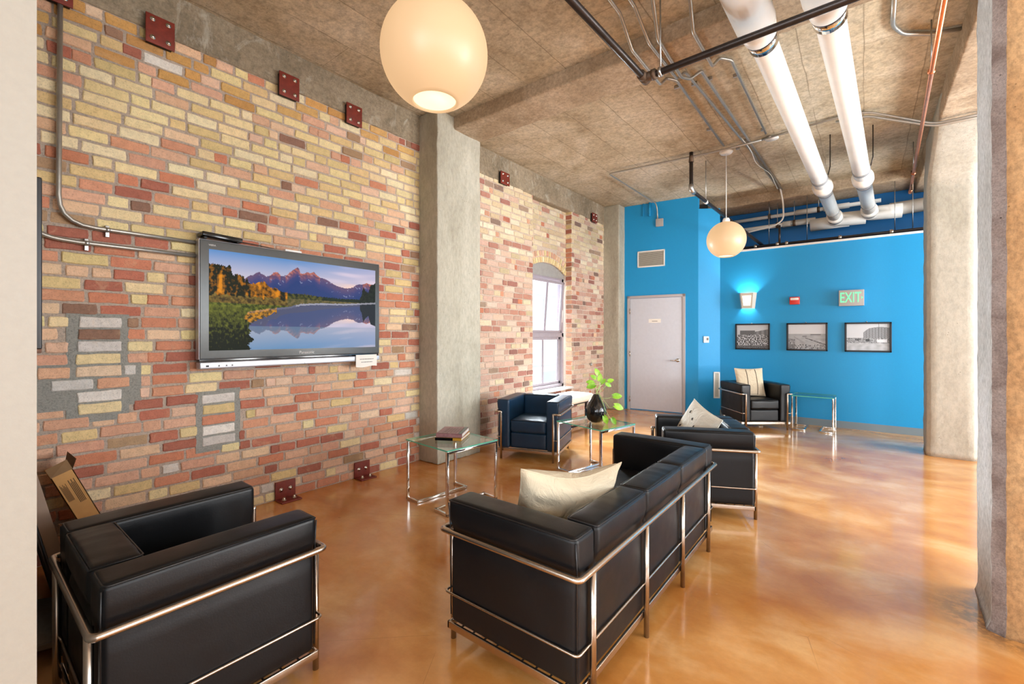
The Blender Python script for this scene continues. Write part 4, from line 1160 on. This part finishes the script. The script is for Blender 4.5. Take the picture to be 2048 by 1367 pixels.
# large white drains
def drain(P0, P1, label, hi):
    d = (Vector(P1)-Vector(P0)).normalized(); P0 = Vector(P0); P1 = Vector(P1); L2 = (P1-P0).length
    at = lambda s: tuple(P0+d*s)
    def s_at(y): return (y-P0.y)/d.y
    def ex(t):
        b = MB(); b.tube([at(s_at(3.02)-3), at(s_at(3.25))], .118, 'pvc', 28); b.tube([at(s_at(3.25)), at(s_at(3.40)), at(s_at(3.41))], [.118, .10, .084], 'pvc', 28); b.build('pipe_sleeve', t)
        b = MB(); s = s_at(3.42); b.tube([at(s), at(s+.09)], .094, 'chrome', 28); b.tube([at(s-.02), at(s)], .097, 'blackpipe', 28); b.build('clamp_band', t)
        yc = 7.05
        for y in (6.70, 7.28):
            b = MB(); s = s_at(y); b.tube([at(s-.03), at(s+.03)], .089, 'greyband', 28); b.build('grey_band', t)
        b = MB(); s = s_at(yc); b.tube([at(s-.14), at(s-.08), at(s-.06), at(s+.06), at(s+.08), at(s+.2)], [.088, .096, .112, .112, .096, .086], 'pvc', 28); b.build('coupling', t)
        b = MB(); s = s_at(8.35); b.tube([at(s-.02), at(s+.02)], .088, 'greyband', 28); b.build('grey_band', t)
        for y in (6.70,):
            p = Vector(at(s_at(y))); b = MB(); b.tube([(p.x+.09, p.y, p.z+.03), (p.x+.11, p.y, p.z+.13), (p.x+.11, p.y, ZC)], .006, 'blackpipe', 8); b.build('hanger', t)
        # elbow turning to the right above the ledge
        e = Vector(P1)
        b = MB(); b.tube(fillet([at(L2-.1), tuple(e), (e.x+.38, e.y+.02, e.z-.01)], .2, 8), .108, 'pvc', 28); b.build('elbow', t)
        b = MB(); b.tube([at(L2-.28), at(L2-.1)], .105, 'pvc', 28); b.build('coupling', t)
    return pipe('drain_pipe', [tuple(P0-d*4), tuple(P1)], .082, 'pvc', label, 'pipe', 0, 28, 'large white drain pipes', extra=ex)
drain((-.55, 3.54, 3.42), (-.37, 8.95, 3.27), 'left one of two large white insulated drain pipes', 0)
drain((-.17, 3.64, 3.42), (.06, 8.95, 3.30), 'right one of two large white insulated drain pipes', 1)
def caps(r, xs, y, z, m='greyband'):
    def f(t):
        for x in xs:
            b = MB(); b.tube([(x-.03, y, z), (x+.03, y, z)], r, m, 20); b.build('joint', t)
    return f
pipe('horizontal_pipe', [(-.72, 9.0, 3.24), (-.2, 9.0, 3.25)], .10, 'pvc', 'short thick white pipe piece left of the left drain elbow', 'pipe', seg=28)
pipe('horizontal_pipe', [(.3, 9.02, 3.33), (3.6, 9.02, 3.45)], .10, 'pvc', 'thick white pipe running right above the blue ledge', 'pipe', seg=28, extra=caps(.103, (.75, .95), 9.02, 3.35))
def sm(r):
    def f(t):
        for x in r[0]:
            b = MB(); b.tube([(x, r[1], r[2]), (x+.35, r[1], r[2])], r[3], 'pvc', 20); b.build('insulation', t)
        for x in r[4]:
            b = MB(); b.tube([(x-.02, r[1], r[2]), (x+.02, r[1], r[2])], r[3]*1.05, 'rustpipe', 16); b.tube([(x, r[1], r[2]), (x, r[1], ZC)], .006, 'steel', 8); b.build('hanger', t)
    return f
pipe('horizontal_pipe', [(-2.25, 9.2, 3.52), (.2, 9.2, 3.54)], .032, 'pvc', 'upper slim white pipe above the blue ledge', 'pipe', seg=20, extra=sm(((-.95, -.55), 9.2, 3.535, .046, (-1.35, -.62))))
pipe('horizontal_pipe', [(-2.1, 9.0, 3.30), (-.72, 9.0, 3.32)], .036, 'pvc', 'lower slim white pipe above the blue ledge', 'pipe', seg=20, extra=sm(((-1.12, -1.0), 9.0, 3.318, .050, (-1.2, -.95))))
pipe('conduit', [(-1.10, 8.55, zc), (-1.08, 8.72, 3.62), (-1.08, 8.78, 3.36), (-1.2, 8.78, 3.27), (-1.95, 8.78, 3.17)], .013, 'whiteplastic', 'white conduit curving down and left above the ledge', 'conduit', .1)
for x in (-1.3, -.75, .35, .55):
    b = MB(); b.tube([(x, 8.8, ZC-.1), (x, 8.8, 2.93)], .0055, 'steel', 8)
    tag(b.build('hanger_rod'), {-1.3: 'thin threaded rod hanging nearest the small globe lamp', -.75: 'thin threaded rod between the slim white pipes and left drain', .35: 'thin threaded rod just right of the right drain elbow', .55: 'thin threaded rod beside the far pale column'}[x], 'rod')
# round cover plates, wires
for (x, y, lab) in ((-.90, 6.30, 'round white ceiling cover plate left of the white drains'),):
    b = MB(); b.lathe([(.075, 3.812), (.075, 3.82), (.04, 3.85)], 'whiteplastic', 28, (x, y, 0)); tag(b.build('cover_plate'), lab, 'cover plate')
pipe('cable', [(-1.2, 6.0, 3.83), (-1.16, 6.5, 3.80), (-1.2, 7.0, 3.79), (-1.1, 7.6, 3.80), (-1.12, 8.4, 3.78)], .005, 'whiteplastic', 'thin slack wire between the ceiling conduits', 'cable', .2, 6)

# pendant lamps
def pendant(x, y, zcn, label):
    t = thing('pendant_lamp', label, 'pendant lamp', (x, y, ZC), 0, 'opal globe pendant lamps'); R = .243; zz = zcn-ZC; ro = .10
    cut = -math.sqrt(R*R-ro*ro)
    prof = []
    a0 = math.asin(cut/R)
    for k in range(33):
        a = a0+(PI/2-.14-a0)*k/32; prof.append((R*math.cos(a), R*math.sin(a)))
    b = MB(); n = 64; vs = []; fs = []
    inner = [(ro-.004, cut+.004)]
    allp = [(ro-.004, cut+.01)]+prof
    for (r, z) in allp:
        for k in range(n): a = 2*PI*k/n; vs.append((r*math.cos(a), r*math.sin(a), zz+z))
    for i in range(len(allp)-1):
        for k in range(n): fs.append((i*n+k, i*n+(k+1) % n, (i+1)*n+(k+1) % n, (i+1)*n+k))
    b.add(vs, fs, 'globe', True); b.build('globe_shade', t)
    b = MB(); b.lathe([(.001, zz+cut+.012), (ro-.003, zz+cut+.012), (ro-.003, zz+cut+.016), (.001, zz+cut+.016)], 'globe_light', 40); b.build('light_opening', t)
    b = MB(); b.lathe([(.045, zz+R-.012), (.045, zz+R+.02), (.034, zz+R+.045), (.008, zz+R+.05)], 'whiteplastic', 28); b.build('lamp_cap', t)
    b = MB(); b.tube([(0, 0, zz+R+.04), (0, 0, -.02)], .0045, 'whiteplastic', 8); b.build('cord', t)
    b = MB(); b.lathe([(.085, -.012), (.085, -.004), (.05, 0)], 'whiteplastic', 32); b.lathe([(.07, -.03), (.075, -.012), (.02, -.01)], 'whiteplastic', 32); b.build('canopy', t)
    return t
pendant(-1.553, 1.395, 2.69, 'large round opal globe pendant lamp in the foreground')
pendant(-1.455, 6.46, 2.672, 'small-looking opal globe pendant lamp hanging before the far blue wall')

# ------------------------------------------------------------------ things on blue walls
YW = 8.40
def bwphoto(kind):
    rnd = random.Random(kind)
    def f(u, v):
        n1 = mnoise.noise(Vector((u*9, v*9, kind*3))); n2 = mnoise.noise(Vector((u*26, v*26, kind))); n3 = mnoise.noise(Vector((u*60, v*50, kind)))
        if kind == 1:
            c = .72
            roof = .80+.08*(u-.5) if u > .45 else .78
            if .1 < u < .58 and .55 < v < .76: c = .34+.05*math.sin(u*160)
            if u > .55 and v < .70+.25*(u-.55) and v > .55: c = .42+.06*math.sin(u*40)
            if v < .58: c = .45+n2*.75+n3*.5
            if v < .12: c = .3+n3*.5
        elif kind == 2:
            c = .80
            if v < .62: c = .62-.1*(.62-v)+n1*.05
            if .6 < u < .87 and .56 < v < .61: c = .4
            if .38 < u < .5 and .46 < v < .54: c = .42
            if v < .5: c = .62+n1*.08
            ln = .46-(u-.45)*.5
            if abs(v-ln) < .012+.03*(u-.45) and u > .45 and n3 > -.2: c = .18
            for q in (.2, .3, .42):
                if abs(v-(.55-(u-.1)*(.6+q))) < .006 and v < .5: c = .5
            if u < .18 and v < .42: c = .5+n2*.3
            if v < .2 and n2 > .15: c = .3
        else:
            c = .78
            if u > .40 and v > .42 and v < (.78+.1*math.sin((u-.4)*4)) - max(0, .52-u)*.8:
                c = .48+.08*math.sin(u*90)*(1 if math.sin(v*80) > 0 else .3)+n3*.08
            if v < .48: c = .5+n2*.35 if v > .28 else .68+n1*.1+.05*math.sin(v*120+u*4)
            if .45 < u < .55 and .34 < v < .44: c = .18
            if .20 < u < .34 and .38 < v < .44 and n2 > -.1: c = .2
            if .72 < u < .95 and .3 < v < .42: c = .85
            if abs(u-.76) < .006 and v > .4: c = .3
        c = max(.03, min(.9, c)); c = c**2.0
        return (c*.93, c*.98, c*1.05)
    return f
def picture(x0, x1, z0, z1, kind, label):
    t = thing('framed_picture', label, 'picture', (x0, YW, z0), 0, 'black framed photographs on the blue wall'); w = x1-x0; h = z1-z0; fw = .024
    b = MB()
    for lo, hi in (((0, -.03, 0), (w, 0, fw)), ((0, -.03, h-fw), (w, 0, h)), ((0, -.03, 0), (fw, 0, h)), ((w-fw, -.03, 0), (w, 0, h))): b.bbox(lo, hi, 'blackframe', .003)
    b.build('frame', t)
    b = MB(); b.box((fw, -.008, fw), (w-fw, -.002, h-fw), 'blackframe'); b.build('backing', t)
    wgrid(w-2*fw, h-2*fw, 110, 76, bwphoto(kind), 'print').build('print', t, (fw, -.0095, fw), attr=True)
    b = MB(); b.lathe([(.006, h), (.006, h+.012), (.002, h+.016)], 'bolt', 8, (w*.48, -.006, 0)); b.build('hook', t)
picture(-1.742, -1.225, 1.16, 1.595, 1, 'black framed monochrome photograph of a crowded yard, below the sconce')
picture(-.990, -.450, 1.157, 1.594, 2, 'black framed monochrome photograph of a pale open street, between the other two')
picture(-.240, .300, 1.153, 1.590, 3, 'black framed monochrome photograph of a large building, nearest the pale column')
# sconce
s = thing('wall_sconce', 'white tapered wall sconce glowing above the first photograph', 'sconce', (-1.553, YW, 1.98))
b = MB(); wt, wb, h, dt = .135, .105, .132, .105
def ring(wt, z, d): return [(-wt, 0, z), (wt, 0, z), (wt*.72, -d, z), (-wt*.72, -d, z)]
vs = ring(wt, h, dt)+ring(wb, -h, dt*.75)
b.add(vs, [(0,3,7,4), (2,1,5,6), (3,2,6,7)], 'slat')
vi = [(x*.96, y*.96, z) for x, y, z in vs]; b.add(vi, [(4,7,3,0), (6,5,1,2), (7,6,2,3)], 'whiteplastic'); b.build('sconce_body', s)
b = MB(); b.add([(-wt*.50, -dt*.955-.004, h*.62), (wt*.50, -dt*.955-.004, h*.62), (wb*.50, -dt*.82-.004, -h*.62), (-wb*.50, -dt*.82-.004, -h*.62)], [(0,3,2,1)], 'sconce_panel'); b.build('glass_panel', s)
for sgn, e in ((1, 11), (-1, 3.2)):
    li = bpy.data.lights.new('sconce_bulb', 'AREA'); li.size = .07; li.energy = e*.65; li.color = (1, .95, .85); li.spread = math.radians(150)
    lo = bpy.data.objects.new('sconce_bulb', li); COL.objects.link(lo); lo.parent = s; lo.location = (0, -.045, .03*sgn); lo.rotation_euler = (PI if sgn > 0 else 0, 0, 0)
# alarm
a = thing('fire_alarm', 'small red and white fire alarm strobe on the blue wall', 'fire alarm', (-.88, YW, 1.95))
b = MB(); b.bbox((-.068, -.035, -.06), (.068, 0, .06), 'redalarm', .006); b.build('alarm_body', a)
b = MB(); b.bbox((-.055, -.05, .008), (.055, -.03, .045), 'whiteplastic', .006); b.build('strobe_lens', a)
# exit sign
e = thing('exit_sign', 'grey exit sign with green EXIT letters on the blue wall', 'exit sign', (-.16, YW, 1.955))
b = MB(); b.bbox((-.15, -.065, -.118), (.15, 0, .118), 'greyplastic', .005); b.build('sign_box', e)
text('EXIT', .215, 'exit', e, (-.012, -.066, .0), (PI/2, 0, 0), 'sign_letters', .58, .001)
b = MB(); b.add([(.118, -.067, .018), (.118, -.067, -.018), (.138, -.067, 0)], [(0, 1, 2)], 'exit'); b.build('sign_arrow', e)
# items on skew walls
def on(wallA, wallB, s): d = (wallB-wallA).normalized(); p = wallA+d*s; return (p.x, p.y), math.atan2(d.y, d.x)
def vent(name, label, loc, rz, w, h, slats, vertical=False):
    t = thing(name, label, 'vent', (loc[0], loc[1], 0), rz)
    z0 = loc[2]; f = .022; b = MB()
    for lo, hi in (((-w/2, -.012, z0), (w/2, 0, z0+f)), ((-w/2, -.012, z0+h-f), (w/2, 0, z0+h)), ((-w/2, -.012, z0), (-w/2+f, 0, z0+h)), ((w/2-f, -.012, z0), (w/2, 0, z0+h))): b.bbox(lo, hi, 'whiteplastic', .002)
    b.build('vent_frame', t)
    b = MB(); b.box((-w/2+f, -.004, z0+f), (w/2-f, -.001, z0+h-f), 'dark'); b.build('vent_back', t)
    b = MB(); n = slats
    for k in range(n):
        z = z0+f+(h-2*f)*(k+.5)/n; b.add([(-w/2+f, -.011, z-.008), (w/2-f, -.011, z-.008), (w/2-f, -.004, z+.006), (-w/2+f, -.004, z+.006)], [(0, 1, 2, 3)], 'slat')
    b.build('slats', t)
p, r = on(A, B, .50); vent('air_vent', 'white framed air vent above the grey door', (p[0], p[1], 2.665), r, .50, .305, 15)
p, r = on(B, C2, .31); vent('air_vent', 'tall narrow white vent low on the blue return wall', (p[0], p[1], .30), r, .105, .46, 26)
p, r = on(B, C2, .13); t = thing('thermostat', 'small white thermostat on the blue return wall', 'thermostat', (p[0], p[1], 1.32), r)
b = MB(); b.bbox((-.045, -.025, -.05), (.045, 0, .06), 'whiteplastic', .005); b.build('thermostat_body', t); b = MB(); b.box((.0, -.0265, -.01), (.035, -.025, .035), 'ink'); b.build('display', t)
p, r = on(A, B, .66); t = thing('junction_box', 'square grey junction box high on the blue door wall', 'junction box', (p[0], p[1], 3.46), r)
b = MB(); b.bbox((-.065, -.045, -.07), (.065, 0, .07), 'greyplastic', .006); b.build('box_body', t)
p, r = on(A, B, .48)
b = MB(); b.tube([(0, -.03, 3.60), (0, -.03, ZC)], .022, 'blue', 14); b.build('painted_pipe', None, (p[0], p[1], 0), r, label='short thick blue painted pipe stub beside the junction box', cat='pipe')
p, r = on(A, B, .36)
b = MB(); b.tube([(0, -.02, 3.62), (0, -.02, ZC)], .012, 'blue', 12); b.build('painted_pipe', None, (p[0], p[1], 0), r, label='short thin blue painted pipe stub left of the thick one', cat='pipe')

# ------------------------------------------------------------------ clutter behind the armchair
# leaning brown board
t = thing('folded_table', 'brown folded table top leaning behind the foreground armchair', 'table top', (-2.72, 0, 0))
b = MB(); sl = .215; th = .045; L4 = .98
def line(z): return .415-.215*z
vs = []
for x in (0, -.98):
    for (z, o) in ((0.0, 0), (1.17, 0), (1.17, -th), (0.0, -th)): vs.append((x, line(z)+o, z+(.0 if o == 0 else 0)))
b.add(vs, [(0,1,2,3), (7,6,5,4), (0,4,5,1), (1,5,6,2), (2,6,7,3), (3,7,4,0)], 'brownboard'); b.build('board', t)
b = MB(); b.tube([(.0, line(z)-th-.012, z) for z in (.05, .9)], .012, 'blackpipe', 8); b.build('folded_leg', t)
# cardboard box
t = thing('cardboard_box', 'tall open cardboard box leaning between the brick wall and armchair', 'box', (-3.72, .66, 0))
T = Matrix.Rotation(math.radians(22), 4, 'X')
b = MB(); w, d, h = .13, .048, .66; zb = .03
b.box((-w, -d, zb), (w, -d+.004, h), 'cardboard', T); b.box((-w, d-.004, zb), (w, d, h), 'cardboard', T); b.box((-w, -d, zb), (-w+.004, d, h), 'cardboard', T); b.box((w-.004, -d, zb), (w, d, h), 'cardboard', T); b.box((-w, -d, zb), (w, d, zb+.005), 'cardboard', T)
b.build('carton', t)
b = MB(); b.add([(w, -d, h), (w, d, h), (w-.02, d-.0, h+.06), (w-.03, -d, h+.05)], [(0,1,2,3), (3,2,1,0)], 'cardboard2', T=T); b.add([(-w, d, h), (w, d, h), (w, d+.035, h+.045), (-w, d+.03, h+.05)], [(0,1,2,3), (3,2,1,0)], 'cardboard2', T=T); b.build('flap', t)
b = MB()
for k in range(7): b.box((w+.0005, -.036+.004*k, h-.17), (w+.001, -.034+.004*k, h-.06-.01*(k % 3)), 'darkink', T)
for k in range(5): b.box((w+.0005, .004+.006*k, h-.20), (w+.001, .007+.006*k, h-.05-.02*(k % 2)), 'darkink', T)
b.build('printed_lines', t)
# framed dark panel on the cream wall
t = thing('black_panel', 'black flat panel mounted on the cream wall, seen edge on', 'panel', (-2.2, .114, 0))
b = MB(); b.bbox((-.5, 0, 1.363), (.5, .045, 1.815), 'blackframe', .004); b.build('panel_body', t)

# ------------------------------------------------------------------ light
w = bpy.data.worlds.new('world'); SC.world = w; w.use_nodes = True
bg = w.node_tree.nodes['Background']; bg.inputs[0].default_value = (.78, .88, 1, 1); bg.inputs[1].default_value = 3.0
def area(name, loc, rot, sx, sy, e, c=(1, 1, 1), spread=180):
    li = bpy.data.lights.new(name, 'AREA'); li.shape = 'RECTANGLE'; li.size = sx; li.size_y = sy; li.energy = e; li.color = c; li.spread = math.radians(spread)
    o = bpy.data.objects.new(name, li); COL.objects.link(o); o.location = loc; o.rotation_euler = rot; return o
for y, e, up in ((-1.6, 55, 12), (1.4, 80, 25), (4.4, 240, 210), (7.15, 240, 230)):
    area('window_lamp', (RX+.27, y, 2.0), (0, PI/2, 0), 2.6, 2.0, e, (.93, .97, 1))
    area('ceiling_fill', (RX+.35, y, 1.1), (0, PI/2+math.radians(38), 0), 1.2, 2.0, up, (1, .97, .92))  # added lamps tilted upward to brighten the ceiling
for x, e in ((-2.4, 190), (.5, 130), (3.3, 110)):
    area('window_lamp', (x, YB-.27, 2.0), (PI/2, 0, 0), 2.0, 2.4, e, (.96, .98, 1))  # rear windows and these lamps are added as fill light
area('sky_daylight', (-5.6, 7.0, 4.2), (0, math.radians(-56), math.radians(-26)), 2.2, 2.2, 1800, (.82, .91, 1))

area('pillar_fill', (-5.7, 6.85, 2.0), (0, -PI/2, math.radians(-31)), 1.8, 1.3, 900, (.86, .93, 1))  # added lamp out of view outside the window, brightens the near pillar

# render colour
SC.view_settings.view_transform = 'Standard'; SC.view_settings.look = 'None'; SC.view_settings.gamma = 1; SC.view_settings.exposure = 0.15
SC.view_settings.use_curve_mapping = False
SC.cycles.use_denoising = True
SC.cycles.max_bounces = 8; SC.cycles.diffuse_bounces = 5; SC.cycles.transparent_max_bounces = 12
SC.cycles.sample_clamp_indirect = 6.0
SC.cycles.caustics_reflective = False; SC.cycles.caustics_refractive = False
